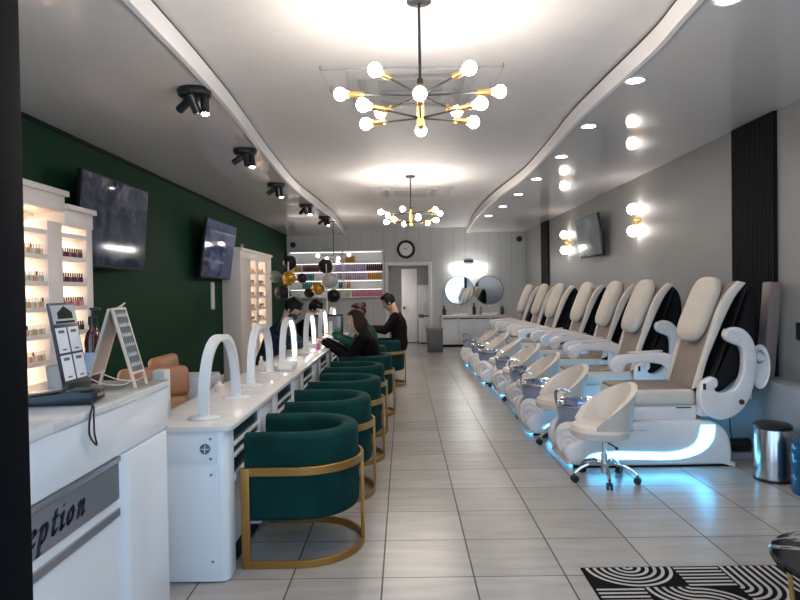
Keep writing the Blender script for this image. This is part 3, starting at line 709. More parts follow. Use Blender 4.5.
# arch lamps
def arch_lamp():
    t = thing('arch_lamp', '', 'lamp')
    P = []; n = 30; rx, rz = .315, .385
    for k in range(n+1):
        a = PI*k/n; P.append(V(0, -rx*math.copysign(abs(math.cos(a))**.85, math.cos(a)), .02+rz*math.sin(a)**.85))
    def strip(off0, off1, wx):
        vs, fs = [], []
        for i, p in enumerate(P):
            d = (P[min(i+1, n)]-P[max(i-1, 0)]).normalized(); nn = V(0, -d.z, d.y)
            if nn.z < 0 and abs(d.z) < .99: nn = -nn
            if i in (0,): nn = V(0, -1, 0)
            if i == n: nn = V(0, 1, 0)
            for u, wv in ((off0, -wx), (off1, -wx), (off1, wx), (off0, wx)): vs.append(p+nn*u+V(wv, 0, 0))
        for i in range(n):
            for k in range(4): fs.append((i*4+k, i*4+(k+1) % 4, i*4+4+(k+1) % 4, i*4+4+k))
        fs += [(0, 1, 2, 3), (n*4+3, n*4+2, n*4+1, n*4)]
        return vs, fs
    b = B(); b.add(*strip(-.014, .016, .026)); b.build('arch', SATIN_WHITE, t)
    b = B(); b.add(*strip(-.017, -.0135, .014)); b.build('led_strip', LED_WHITE, t)
    for s in (-1, 1):
        b = B(); b.lathe([(0, 0), (.075, 0), (.078, .006), (.07, .012), (.03, .016), (.026, .03), (0, .03)], (0, s*rx, 0), (0, 0, 1), 24, (1.1, .75, 1)); b.build('foot', SATIN_WHITE, t)
    return t
al = arch_lamp(); al.location = (-1.06, 3.58, TZ); al['label'] = 'white arch desk lamp nearest the camera'; al['group'] = 'arch desk lamps'
for i in range(1, 6): dup(al, (-1.06-(.03 if i in (1, 2) else 0), 3.58+TP*i, TZ), '%s white arch desk lamp along the worktop, counting from the camera' % ords[i])
LED_OFF = mat('led_diffuser_unlit', (.8, .8, .82), .4)
for o in [x for x in bpy.data.objects if x.name.startswith('led_strip') and x.parent and x.parent.location.y < 5]:
    o.material_slots[0].link = 'OBJECT'; o.material_slots[0].material = LED_OFF
# small things on the worktop
def towel(x, y, lab, rz=0, c=SATIN_WHITE):
    b = B(); b.box((0, 0, .035), (.14, .26, .07), .03, None, 3); o = b.build('hand_rest', c, None, (x, y, TZ)); o.rotation_euler = (0, 0, rz); tag(o, lab, 'hand rest', 'padded hand rests')
towel(-1.0, 5.3, 'white padded hand rest between the second and third arch lamps', 0)
towel(-1.10, 7.36, 'white towel roll under the client\'s hands', PI/2)
towel(-1.02, 8.25, 'white padded hand rest beside the fifth arch lamp from the camera', 0)
def jar(x, y, col, h, r, lab, cat='bottle', cap=(.75, .73, .7), z=TZ):
    t = thing('bottle', lab, cat, (x, y, z))
    b = B(); b.lathe([(0, 0), (r, 0), (r, h*.65), (r*.5, h*.75), (0, h*.75)], (0, 0, 0), (0, 0, 1), 14); b.build('body', mat('jar_%d%d%d' % tuple(int(c*99) for c in col), col, .3), t)
    b = B(); b.lathe([(0, h*.75), (r*.55, h*.75), (r*.5, h), (0, h)], (0, 0, 0), (0, 0, 1), 12); b.build('cap', mat('jarcap_%d%d%d' % tuple(int(c*99) for c in cap), cap, .35), t)
jar(-.98, 7.05, (.45, .08, .25), .10, .018, 'small magenta bottle on the worktop before the black-clad client')
jar(-1.21, 5.25, (.7, .68, .66), .12, .022, 'white pump bottle on the worktop beside the third arch lamp')
jar(-1.24, 4.15, (.72, .62, .55), .07, .03, 'little pale jar on the worktop near the first two arch lamps')
jar(-.98, 8.3, (.30, .42, .2), .13, .02, 'small green bottle on the worktop before the red-haired person')
jar(-.95, 9.55, (.65, .64, .62), .15, .03, 'white bottle at the far end of the worktop')
b = B(); b.bb(-.033, .033, -.04, .04, 0, .255, .006); o = b.build('white_box', mat('carton_pale', (.55, .53, .50), .5), None, (-1.30, 3.32, TZ)); tag(o, 'narrow pale box on the worktop corner right behind the reception counter', 'box')
t = thing('desk_monitor', 'black framed monitor standing on the far part of the worktop', 'monitor', (-1.10, 9.0, TZ), R(-90))
b = B(); b.box((0, 0, .185), (.03, .44, .28), .006); b.build('bezel', BLACK, t)
b = B(); b.box((.016, 0, .185), (.003, .38, .215)); b.build('screen', scrC, t)
b = B(); b.bb(-.07, .07, -.1, .1, 0, .012, .003); b.bb(-.03, -.01, -.03, .03, .01, .12, .004); b.build('stand', BLACK, t)

# ------------------------------------------------------------------ green barrel chairs (open towards -X)
def barrel_chair():
    t = thing('barrel_chair', '', 'armchair'); rr = .31
    def U(r, x0, n=18):
        P = [(x0, -r), (x0*.66, -r), (x0*.33, -r)]+[(r*math.sin(R(a)), -r*math.cos(R(a))) for a in [180*k/n for k in range(n+1)]]+[(x0*.33, r), (x0*.66, r), (x0, r)]
        return P
    def prof(w, z0, z1, r, seg=4): return rrect(-w/2, z0, w/2, z1, r, seg)
    b = B(); b.sweep(U(rr-.05, -.27), prof(.10, .235, .70, .035)); b.build('backrest', VELVET, t, sharp=50)
    b = B(); P = [(x, y) for x, y in U(rr-.10, -.25)]; b.prism(P, 'z', .25, .47, .03, 3); b.build('seat', VELVET, t, sharp=50)
    b = B(); rf = rr+.018
    b.sweep(U(rf, -.28), rrect(-.009, .485, .009, .53, .003, 1)); b.build('arm_rail', BRASS, t)
    b = B();     b.sweep(U(rf, -.28), rrect(-.009, .0, .009, .04, .003, 1))
    b.build('floor_rail', BRASS, t)
    for x, y, dx, dy in ((-.262, -rf, .045, .02), (-.262, rf, .045, .02)):
        b = B(); b.box((x, y, .265), (dx, dy, .53), .003); b.build('leg', BRASS, t)
    b = B(); b.box((rf, 0, .265), (.02, .045, .53), .003); b.build('leg', BRASS, t)
    return t
bc = barrel_chair()
CH = [(-.585, 3.58, 0, 'green velvet barrel chair with brass frame nearest the camera'), (-.56, 4.50, 3, 'second green velvet barrel chair from the camera'), (-.52, 5.42, -3, 'third green barrel chair from the camera'), (-.52, 6.38, 0, 'fourth green barrel chair, empty, just before the black-clad client'), (-.46, 7.36, 0, 'green barrel chair the black-clad client sits in'), (-.56, 8.5, 0, 'green barrel chair the red-haired person sits in'), (-.32, 9.58, -4, 'farthest green barrel chair, under the person with bowed head')]
for i, (x, y, a, lab) in enumerate(CH):
    if i == 0: bc.location = (x, y, 0); bc['label'] = lab; bc['group'] = 'green barrel chairs'
    else: dup(bc, (x, y, 0), lab, R(a))
# tan technician chairs (face +X)
def tan_chair():
    t = thing('salon_chair', '', 'chair')
    b = B(); b.box((0, 0, .47), (.46, .48, .12), .045, None, 3); b.build('seat', TAN, t)
    M2 = Matrix.Translation((-.24, 0, .54)) @ Matrix.Rotation(R(-9), 4, 'Y')
    b = B(M2); b.box((0, 0, .09), (.10, .46, .20), .045, None, 3); b.box((-.002, 0, .29), (.10, .47, .22), .045, None, 3); b.build('backrest', TAN, t)
    for s in (-1, 1): b = B(); b.box((.0, s*.25, .64), (.34, .05, .05), .02); b.box((.1, s*.25, .54), (.04, .04, .18), .01); b.build('armrest', TAN, t)
    b = B(); b.cyl((0, 0, .08), (0, 0, .42), .028); b.build('column', CHROME, t)
    for k in range(5):
        a = 2*PI*k/5+.3; d = V(math.cos(a), math.sin(a), 0)
        b = B(); b.tube([(d*.03)+V(0, 0, .1), d*.15+V(0, 0, .09), d*.27+V(0, 0, .065)], .015, 8); l = b.build('leg', CHROME, t)
        b = B(); b.cyl(d*.27+V(-d.y, d.x, 0)*.012+V(0, 0, .03), d*.27-V(-d.y, d.x, 0)*.012+V(0, 0, .03), .03, seg=12); b.build('caster', BLACK, l)
    return t
tc_ = tan_chair(); tc_.location = (-1.62, 4.12, 0); tc_.rotation_euler = (0, 0, R(-60)); tc_['label'] = 'tan leather chair with cushioned back just behind the reception counter'; tc_['group'] = 'tan salon chairs'
dup(tc_, (-1.72, 5.2, 0), 'tan leather chair seen through the first two arch lamps', R(0))
t = thing('rolling_cart', 'light grey drawer cart between the two tan leather chairs', 'cart', (-1.6, 4.68, 0))
b = B(); b.bb(-.17, .17, -.16, .16, .08, .84, .02); c = b.build('body', mat('cart_grey', (.42, .43, .46), .4), t)
for z in (.15, .38, .61): b = B(); b.bb(.168, .178, -.14, .14, z, z+.2, .006); b.build('drawer', mat('cart_front', (.5, .5, .53), .4), t)
for sx in (-1, 1):
    for sy in (-1, 1): b = B(); b.cyl((sx*.13, sy*.12-.01, .035), (sx*.13, sy*.12+.01, .035), .035); b.cyl((sx*.13, sy*.12, .04), (sx*.13, sy*.12, .09), .01); b.build('caster', BLACK, t)
# ------------------------------------------------------------------ pedicure spa chairs (face -X)
def spiral(b, c, r0, turns, sy, tube=.007):
    P = []; n = int(26*turns)
    for k in range(n+1):
        a = 2*PI*turns*k/n; r = r0*(1-.82*k/n); P.append(V(c[0]+r*math.cos(a+2.2), sy, c[1]+r*math.sin(a+2.2)))
    b.tube(P, tube, 6)
def spa_chair(raised):
    t = thing('pedicure_chair', '', 'pedicure chair')
    base = [(-.50, .015), (.66, .015), (.70, .04), (.705, .12), (.69, .22), (.65, .30), (.58, .35), (.48, .368), (.2, .368), (-.1, .355), (-.3, .30), (-.46, .24), (-.58, .19), (-.63, .13), (-.60, .06)]
    poly = [(p.x, p.y) for p in catmull([(x, z, 0) for x, z in base], 3, True)]
    b = B(); b.prism(poly, 'y', -.285, .285, .03, 3); bs = b.build('base', BLUSH, t)
    b = B(); b.bb(-.55, .68, -.27, .27, 0, .02); b.build('plinth', BLACK_MATTE, t)
    top = [(-.47, .075), (-.41, .115), (-.25, .132), (.0, .125), (.2, .12), (.34, .15), (.42, .21), (.455, .335)]
    bot = [(.565, .335), (.55, .22), (.48, .135), (.36, .082), (.2, .062), (-.1, .068), (-.3, .068)]
    sw = [(p.x, p.y) for p in catmull([(x, z, 0) for x, z in top], 4)]+[(p.x, p.y) for p in catmull([(x, z, 0) for x, z in bot], 4)]
    for s in (-1, 1):
        b = B(); b.prism(sw, 'y', s*.2855, s*.2885); b.build('led_swoosh', LED_CYAN, t)
    b = B(); b.bb(-.05, .02, -.288, -.2855, .296, .302); b.bb(-.09, -.06, -.288, -.2855, .296, .302); b.build('base_mark', SILVER, t)
    b = B(); b.bb(-.56, -.46, -.20, .20, .004, .014); b.build('underglow', LED_CYAN, t)
    for s in (-1, 1):
        d = V(-.62, s*.78, .05); pr = [(0, .078), (.03, .077), (.038, .062), (.052, .062), (.062, .075), (.085, .072), (.095, .056), (.11, .054), (.122, .064), (.15, .05), (.172, .015), (.165, -.02), (0, -.02)]
        b = B(); b.lathe(pr, (-.535, s*.165, .185), d, 28, (.85, 1.0, 1)); b.build('shell', BLUSH, t)
    # basin
    b = B(); b.lathe([(.10, .27), (.2, .29), (.245, .36), (.255, .46), (.245, .475), (.235, .46), (.22, .37), (.17, .33), (0, .325), (0, .27)], (-.38, 0, 0), (0, 0, 1), 28, (.95, 1.0, 1)); bw = b.build('basin', GLASSY, t)
    b = B(); P = [V(-.38+.24*math.cos(a), .252*math.sin(a), .478) for a in [2*PI*k/32 for k in range(32)]]; b.tube(P, .013, 8, True); b.build('rim', CHROME, bw)
    b = B(); b.tube(catmull([(-.60, .10, .44), (-.61, .09, .55), (-.56, .07, .585), (-.50, .05, .56)], 6), .012, 8); b.build('faucet', CHROME, bw)
    for py in (-.1, .02): b = B(); b.sph((-.60, py, .49), .024, 10); b.build('tap', CHROME, bw)
    b = B(); b.box((-.16, 0, .43), (.12, .36, .07), .025, (0, R(-25), 0)); b.build('footrest', TAUPE, t)
    # seat
    b = B(); b.bb(-.10, .45, -.235, .235, .36, .49, .025, 3); b.build('seat_base', BLUSH, t)
    b = B(); b.bb(.28, .40, -.2375, -.2345, .462, .472); b.build('seat_latch', BLACK, t)
    b = B(); b.box((.125, 0, .552), (.61, .52, .125), .03, None, 3); st = b.build('seat', CREAM, t)
    b = B(); b.box((.115, 0, .612), (.58, .44, .035), .015, None, 2); b.build('seat_pad', TAUPE, t)
    # backrest
    fr_ = [(.40, .62), (.46, .82), (.52, 1.01), (.60, 1.25), (.68, 1.39), (.77, 1.48)]
    rr_ = [(.83, 1.465), (.735, 1.34), (.65, 1.17), (.595, 1.04), (.515, .84), (.46, .64)]
    cf = [(p.x, p.y) for p in catmull([(x, z, 0) for x, z in fr_], 4)]; cb = [(p.x, p.y) for p in catmull([(x, z, 0) for x, z in rr_], 4)]
    for s in (-1, 1):
        b = B(); b.prism(cf+cb, 'y', s*.228, s*.275, .014, 3); b.build('side_wing', CREAM, t)
    b = B(); b.prism([(x+.015, z) for x, z in cf]+[(x-.01, z-.02) for x, z in cb], 'y', -.222, .222, .012); b.build('back_pad', TAUPE, t)
    sh = [(.50, .60), (.60, .84), (.70, 1.06), (.76, 1.22), (.815, 1.43), (.875, 1.40), (.91, 1.30), (.915, 1.12), (.89, .92), (.82, .76), (.70, .64), (.60, .58)]
    b = B(); b.prism([(p.x, p.y) for p in catmull([(x, z, 0) for x, z in sh], 3, True)], 'y', -.265, .265, .04, 3); b.build('back_shell', BLACK_MATTE, t)
    b = B(); b.sph((.575, 0, 1.25), (.065, .205, .285), 28, (0, R(22), 0), .55, .7); hp = b.build('head_pad', BEIGE, t)
    b = B(); b.sph((.515, 0, 1.16), (.03, .10, .12), 18, (0, R(18), 0), .7, .8); b.build('neck_cushion', BEIGE, hp)
    # arms
    def low_arm(s):
        arm = [(-.07, .745), (-.045, .80), (.02, .835), (.15, .85), (.32, .86), (.45, .845), (.53, .79), (.555, .68), (.56, .56), (.46, .56), (.455, .66), (.42, .735), (.30, .765), (.14, .768), (.07, .755), (.055, .71), (.01, .678), (-.045, .69)]
        b = B(); b.prism([(p.x, p.y) for p in catmull([(x, z, 0) for x, z in arm], 3, True)], 'y', s*.29, s*.375, .016, 3); a = b.build('armrest', BLUSH, t)
        for yy in (s*.376, s*.289): b = B(); spiral(b, (-.003, .748), .056, 1.6, yy, .007); b.build('scroll', BLUSH, a)
        b = B(); b.bb(.38, .50, min(s*.20, s*.30), max(s*.20, s*.30), .53, .60, .01); b.build('arm_bracket', BLUSH, a)
        b = B(); b.box((.25, s*.33, .864), (.30, .05, .012), .005, (0, R(-2), 0)); b.build('arm_cap', CREAM, a)
    low_arm(1)
    if not raised: low_arm(-1)
    else:
        o_ = [(.42, .66), (.415, .52), (.484, .425), (.596, .389), (.724, .445), (.80, .55), (.85, .71), (.862, .87), (.84, .997), (.775, 1.09), (.69, 1.118), (.625, 1.08), (.625, 1.02), (.68, .985), (.735, .96), (.756, .90), (.752, .78), (.72, .68), (.66, .62), (.58, .603), (.53, .625), (.555, .66), (.55, .71), (.50, .725)]
        b = B(); b.prism([(p.x, p.y) for p in catmull([(x, z, 0) for x, z in o_], 3, True)], 'y', -.365, -.29, .016, 3); a = b.build('armrest', BLUSH, t)
        for yy in (-.366, -.289):
            for cc, r_, tn in (((.683, 1.05), .06, 1.6), ((.52, .675), .034, 1.2)): b = B(); spiral(b, cc, r_, tn, yy, .007); b.build('scroll', BLUSH, a)
        b = B(); b.lathe([(0, 0), (.022, 0), (.02, .008), (0, .008)], (.735, -.365, .53), (0, -1, 0), 14); b.build('emblem', mat('emblem_brown', (.12, .05, .03), .3, .4), a)
        b = B(); b.box((.445, -.367, .655), (.022, .004, .05), .004); b.build('button_slot', BLACK, a)
        b = B(); b.lathe([(0, -.018), (.9, -.018), (1.0, -.008), (1.0, .012), (.93, .018), (.85, .008), (0, .008)], (.905, -.32, .80), (0, -1, 0), 32, (.078, .175, 1)); tr = b.build('tray', BLUSH, t)
        b = B(); b.lathe([(.032, 0), (.04, .004), (.032, .010), (.024, .004), (.032, 0)], (.895, -.331, .88), (0, -1, 0), 20, (1, 1.4, 1)); b.build('cup_holder', SILVER, tr)
        b = B()
        for i in range(3):
            for k in range(4): b.box((.79+.018*i, -.366, .75+.03*k), (.01, .004, .018), .002)
        b.build('control_buttons', mat('button_grey', (.62, .62, .63), .4), a)
    b = B(); b.bb(.44, .56, -.29, .29, .40, .58, .02); b.build('pivot_frame', BLUSH, t)
    return t
PITCH, PY = 1.12, 5.27
sa = spa_chair(True); sb = spa_chair(False)
for i in range(7):
    lab = ['white pedicure spa chair nearest the camera, its near scrolled arm folded upright', 'second pedicure chair, beige head cushion, near scrolled arm also folded upright', 'third pedicure chair from the camera, both scrolled arms lowered', 'fourth pedicure chair from the camera, in the middle of the row of seven', 'fifth pedicure chair from the camera along the grey wall', 'sixth pedicure chair from the camera, last but one before the mirrors', 'farthest pedicure chair, closest to the round mirrors'][i]
    loc = (1.9-[0, .09, .02, .03, .13, .12, .16][i], PY+PITCH*i, 0); g = 'pedicure spa chairs'
    if i == 0: sa.location = loc; sa['label'] = lab; sa['group'] = g
    elif i == 1: dup(sa, loc, lab)
    elif i == 2: sb.location = loc; sb['label'] = lab; sb['group'] = g
    else: dup(sb, loc, lab)
# stools
def stool():
    t = thing('pedicure_stool', '', 'stool')
    # tub shell: opening towards -X
    n, rows = 36, 6; vs, fs = [], []
    prof = []
    for k in range(n+1):
        a = R(-128+256*k/n); u = abs(-128+256*k/n)/128
        top = .44+.29*(1-u**1.7)**1.0 if u < 1 else .44
        prof.append((a, top))
    def ring(off):
        out = []
        for a, top in prof:
            col = []
            for j in range(rows+1):
                f = j/rows; z = .335+(top-.335)*f; r = .185+.045*f**.8+off+.02*max(0, f-.6)
                col.append((r*math.cos(a), r*math.sin(a)*1.02, z))
            out.append(col)
        return out
    o_, i_ = ring(.0), ring(-.045); C = rows+1; N = n+1
    for col in o_: vs += col
    for col in i_: vs += [(x, y, z-.004) for x, y, z in col]
    for k in range(n):
        for j in range(rows):
            a0 = k*C+j; b0 = (k+1)*C+j
            fs.append((a0, b0, b0+1, a0+1)); c0 = N*C+k*C+j; d0 = N*C+(k+1)*C+j; fs.append((c0, c0+1, d0+1, d0))
        fs.append((k*C+rows, (k+1)*C+rows, N*C+(k+1)*C+rows, N*C+k*C+rows)); fs.append((k*C, N*C+k*C, N*C+(k+1)*C, (k+1)*C))
    for j in range(rows):
        fs.append((j, j+1, N*C+j+1, N*C+j)); fs.append((n*C+j, N*C+n*C+j, N*C+n*C+j+1, n*C+j+1))
    b = B(); b.add(vs, fs); b.build('backrest', CREAM, t, sharp=60)
    b = B(); b.lathe([(0, .325), (.16, .325), (.205, .345), (.215, .39), (.20, .425), (.15, .44), (0, .442)], (-.02, 0, 0), (0, 0, 1), 32, (1.08, 1, 1)); b.build('seat', CREAM, t)
    b = B(); b.cyl((0, 0, .06), (0, 0, .2), .024); b.cyl((0, 0, .18), (0, 0, .325), .016); b.lathe([(.09, .315), (.09, .327), (0, .327), (0, .315)], (0, 0, 0)); b.build('column', CHROME, t)
    b = B(); b.tube([(0, .0, .30), (.0, -.16, .295), (0, -.2, .29)], .006, 6); b.sph((0, -.2, .29), .012, 8); b.build('lever', BLACK, t)
    for k in range(5):
        a = R(-35+72*k); d = V(math.cos(a), math.sin(a), 0)
        b = B(); b.tube(catmull([d*.015+V(0, 0, .12), d*.09+V(0, 0, .135), d*.18+V(0, 0, .11), d*.235+V(0, 0, .07)], 5), .0125, 8, flat=(1, 1)); l = b.build('leg', CHROME, t)
        b = B(); q = V(-d.y, d.x, 0)
        for s in (-1, 1): b.cyl(d*.235+q*(.006*s)+V(0, 0, .028), d*.235+q*(.02*s)+V(0, 0, .028), .027, seg=14)
        b.cyl(d*.235+V(0, 0, .03), d*.235+V(0, 0, .07), .007, seg=8); b.build('caster', BLACK, l)
    return t
s0 = stool()
for i in range(7):
    loc = (1.48+[0, -.02, .0, .02, 0, .01, 0][i], 4.67+PITCH*i+(.025 if i else 0), 0)
    lab = ['cream tub stool on a chrome star base in front of the nearest pedicure chair', 'second cream tub stool, between the first and second pedicure chairs', 'third cream tub stool from the camera', 'fourth cream tub stool from the camera', 'fifth cream tub stool from the camera', 'sixth cream tub stool from the camera', 'farthest cream tub stool, before the last pedicure chair'][i]
    if i == 0: s0.location = loc; s0['label'] = lab; s0['group'] = 'pedicure stools'; s0.rotation_euler = (0, 0, R(8))
    else: dup(s0, loc, lab, R([8, 12, 5, 10, -4, 8, 6][i]))

# ------------------------------------------------------------------ right wall odds and ends
for y, lab, x, w in ((5.2, 'tall taupe padded panel standing against the grey wall behind the nearest chair', 3.0, .12), (6.32, 'taupe padded panel standing between the first and second pedicure chairs', 3.0, .10)):
    b = B(); b.box((0, 0, .40), (.10, w, .80), .012, (0, R(5), 0)); o = b.build('padded_panel', mat('panel_taupe', (.22, .165, .145), .5), None, (x+.02, y, .668)); tag(o, lab, 'padded panel', 'taupe padded panels')
t = thing('trash_can', 'brushed steel round trash can with dark lid at the right edge', 'trash can', (2.72, 4.64, 0)); t.scale = (.92, .92, .96)
b = B(); b.lathe([(0, .012), (.135, .012), (.138, .40), (.135, .405), (0, .405)], (0, 0, 0), (0, 0, 1), 36); b.build('body', STEEL, t)
b = B(); b.lathe([(0, 0), (.142, 0), (.142, .022), (0, .022)], (0, 0, 0), (0, 0, 1), 32); b.build('foot_ring', BLACK, t)
b = B(); b.lathe([(.12, .40), (.142, .40), (.143, .425), (.12, .44), (0, .446), (0, .40)], (0, 0, 0), (0, 0, 1), 32); b.build('lid', BLACK, t)
JUG = mat('blue_jug', (.02, .12, .24), .1, trans=.35)
for x, y, lab in ((2.80, 4.30, 'large blue water jug at the right edge of the photo beside the trash can'),):
    t = thing('water_jug', lab, 'water jug', (x, y, 0))
    b = B(); b.lathe([(0, 0), (.125, .0), (.135, .02), (.135, .12), (.128, .135), (.135, .15), (.135, .27), (.128, .285), (.135, .30), (.13, .34), (.07, .40), (.03, .42), (.03, .45), (0, .45)], (0, 0, 0), (0, 0, 1), 28); b.build('body', JUG, t)
    b = B(); b.lathe([(0, .445), (.034, .445), (.034, .48), (0, .48)], (0, 0, 0), (0, 0, 1), 16); b.build('cap', mat('jug_cap', (.05, .2, .4), .4), t)
t = thing('wall_outlet', 'white wall outlet with a black plug behind the nearest pedicure chair', 'outlet', (2.91, 5.3, .55))
b = B(); b.bb(-.010, 0, -.045, .045, -.065, .065, .003); b.build('plate', SATIN_WHITE, t)
b = B(); b.bb(-.04, -.010, -.02, .02, -.025, .02, .005); b.tube(catmull([(-.035, 0, -.0), (-.10, 0, .0), (-.15, .0, -.06), (-.165, .0, -.2), (-.16, -.02, -.38), (-.1, -.02, -.46)], 6), .006, 6); b.build('plug', BLACK, t)
t = thing('pump_motor', 'small black and grey pump on the floor behind the nearest pedicure chair', 'pump', (2.79, 5.22, 0))
b = B(); b.bb(-.10, .08, -.06, .06, 0, .06, .01); b.build('base', mat('pump_grey', (.35, .35, .38), .4), t)
b = B(); b.cyl((-.09, 0, .115), (.07, 0, .115), .055, seg=18); b.build('motor', BLACK, t)
b = B(); b.bb(3.13, 3.15, 4.92, 5.02, 1.0, 1.14, .006); o = b.build('wall_switch', BLACK); tag(o, 'small black switch on the right wall at the edge of the photo', 'switch')
# rug
t = thing('rug', 'black and white rug with curved stripes on the floor, bottom right', 'rug', (0, 0, 0))
RX0, RX1, RY0_, RY1_ = .885, 2.50, 1.25, 3.2
b = B(); b.bb(RX0, RX1, RY0_, RY1_, .0, .008, .003); b.build('pile', mat('rug_black', (.008, .007, .008), .95, spec=.05), t)
b = B(); cs = .215; wl = .0115; zz = .0095
def flat(pts, w):
    vs, fs = [], []
    for i, p in enumerate(pts):
        d = (pts[min(i+1, len(pts)-1)]-pts[max(i-1, 0)]).normalized(); q = V(-d.y, d.x, 0)*w/2
        vs += [p+q, p-q]
    for i in range(len(pts)-1): fs.append((2*i, 2*i+1, 2*i+3, 2*i+2))
    b.add(vs, fs)
nx, ny = int((RX1-RX0)/cs), int((RY1_-RY0_)/cs); cx_ = (RX1-RX0-.02)/nx; cy_ = (RY1_-RY0_-.02)/ny
rr = random.Random(11)
plan = {(0, 0): 'c1', (1, 0): 'c0', (2, 0): 'h', (3, 0): 'v', (4, 0): 'v', (5, 0): 'h', (0, 1): 'h', (1, 1): 'c1', (2, 1): 'c3', (3, 1): 'c0', (4, 1): 'c1', (5, 1): 'h'}
for i in range(nx):
    for j in range(ny):
        x0 = RX0+.01+i*cx_; y1 = RY1_-.01-j*cy_; kind = plan.get((i, j), rr.choice(['c0', 'c1', 'c2', 'c3', 'h', 'v'])); N_ = 6; st = cx_/N_
        if kind[0] == 'c':
            q = int(kind[1]); ox = x0+(cx_ if q in (1, 2) else 0); oy = y1-(cy_ if q in (2, 3) else 0); a0 = {0: 270, 1: 180, 2: 90, 3: 0}[q]
            for k in range(N_):
                r = (k+.5)*st; flat([V(ox+r*math.cos(R(a0+90*m/14)), oy+r*cy_/cx_*math.sin(R(a0+90*m/14)), zz) for m in range(15)], wl*1.45)
        elif kind == 'h':
            for k in range(N_): y = y1-(k+.5)*cy_/N_; flat([V(x0, y, zz), V(x0+cx_, y, zz)], wl*1.45)
        else:
            for k in range(N_): x = x0+(k+.5)*st; flat([V(x, y1, zz), V(x, y1-cy_, zz)], wl*1.45)
b.build('stripes', mat('rug_cream', (.46, .42, .40), .95, spec=.1), t, fix=False)
# coffee table
t = thing('side_table', 'round black marble table with gold legs in the bottom right corner', 'table', (1.72, 2.34, .008))
b = B(); b.lathe([(0, .365), (.30, .365), (.315, .372), (.318, .385), (.31, .395), (0, .395)], (0, 0, 0), (0, 0, 1), 48); b.build('tabletop', marble_material('black_marble', (.010, .010, .012), (.35, .34, .33), 2.2, .08), t)
b = B(); P = [V(.27*math.cos(a), .27*math.sin(a), .355) for a in [2*PI*k/36 for k in range(36)]]; b.tube(P, .011, 8, True); b.build('ring', GOLD, t)
for k in range(4):
    a = R(45+90*k+140); d = V(math.cos(a), math.sin(a), 0); q = V(-d.y, d.x, 0)
    b = B(); b.tube([d*.27+q*.05+V(0, 0, .35), d*.24+q*.03+V(0, 0, .0), d*.24-q*.03+V(0, 0, .0), d*.27-q*.05+V(0, 0, .35)], .009, 8); b.build('leg', GOLD, t)

# ------------------------------------------------------------------ back wall
t = thing('vanity', 'white double sink cabinet under the round mirrors on the back wall', 'vanity', (1.75, YB, 0))
VW = .80; Y0 = -.55
b = B(); b.bb(-VW, VW, Y0+.02, -.016, .06, .75, .004); b.build('carcass', SATIN_WHITE, t)
b = B(); b.bb(-VW-.02, VW+.02, Y0-.02, -.003, .75, .79, .006); b.build('countertop', TOP_WHITE, t)
b = B(); b.bb(-VW+.02, VW-.02, Y0+.06, -.02, 0, .06); b.build('plinth', BLACK_MATTE, t)
for k in range(4):
    x = -VW+k*VW/2
    b = B(); b.bb(x+.008, x+VW/2-.008, Y0, Y0+.02, .08, .735, .004); d = b.build('door', SATIN_WHITE, t)
    b = B(); b.bb(x+.02, x+VW/2-.02, Y0-.02, Y0, .70, .722, .003); b.build('handle', BLACK, d)
for k, x in enumerate((-.34, .42)):
    b = B(); b.lathe([(.14, .785), (.18, .79), (.19, .83), (.18, .832), (.16, .80), (0, .795), (0, .785)], (x, -.30, 0), (0, 0, 1), 24, (1.1, .8, 1)); b.build('sink', GLOSS_WHITE, t)
    b = B(); b.cyl((x, -.09, .79), (x, -.09, 1.0), .014); b.tube(catmull([(x, -.09, .98), (x, -.14, 1.03), (x, -.2, .97)], 5), .012, 8)
    b.build('faucet', SILVER, t)
    for s in (-1, 1): b = B(); b.cyl((x+s*.1, -.09, .79), (x+s*.1, -.09, .865), .012); b.box((x+s*.1, -.09, .87), (.06, .016, .014), .004); b.build('tap', SILVER, t)
MIR = mat('mirror_glass', (.86, .88, .88), .02, 1.0)
for x, z, lab in ((1.43, 1.42, 'left round mirror over the vanity, full of bright reflections'), (2.2, 1.41, 'right round mirror over the vanity, reflecting the pedicure chairs')):
    t = thing('round_mirror', lab, 'mirror', (x, YB, z), 0, 'round mirrors')
    b = B(); b.lathe([(0, .0), (.365, .0), (.365, .018), (0, .018)], (0, 0, 0), (0, -1, 0), 48); b.build('glass', MIR, t)
    b = B(); b.lathe([(.362, 0), (.378, 0), (.378, .026), (.362, .026), (.362, 0)], (0, 0, 0), (0, -1, 0), 48); b.build('rim', mat('mirror_rim', (.10, .10, .10), .4), t)
t = thing('vanity_light', 'bright white tube light with black mount above the round mirrors', 'wall light', (1.68, YB, 2.08))
b = B(); b.bb(-.12, .12, -.04, 0, -.01, .11, .008); b.build('mount', BLACK, t)
b = B(); b.bb(-.36, .36, -.07, -.04, .03, .05, .004); 
for s in (-1, 1): b.cyl((s*.36, -.055, .0), (s*.36, -.055, .06), .02)
b.build('bar', SILVER, t)
b = B(); b.cyl((-.38, -.11, -.07), (.38, -.11, -.07), .055, seg=20); b.build('tube', mat('vanity_tube', (.9, .9, .9), .4, emit=(1.0, .97, .93), es=15.0), t)
def vb(x, h, r, c, lab, cap=(.02, .02, .02)):
    jar(x, YB-.14, c, h, r, lab, 'bottle', cap, .79)
vb(1.03, .24, .05, (.015, .015, .016), 'black bottle at the left end of the vanity top', ); vb(1.80, .30, .045, (.015, .013, .012), 'tall dark pump bottle between the two round mirrors'); vb(1.97, .19, .04, (.30, .24, .13), 'amber bottle right of the tall dark pump bottle'); vb(2.52, .22, .05, (.03, .05, .04), 'dark green bottle at the right end of the vanity')
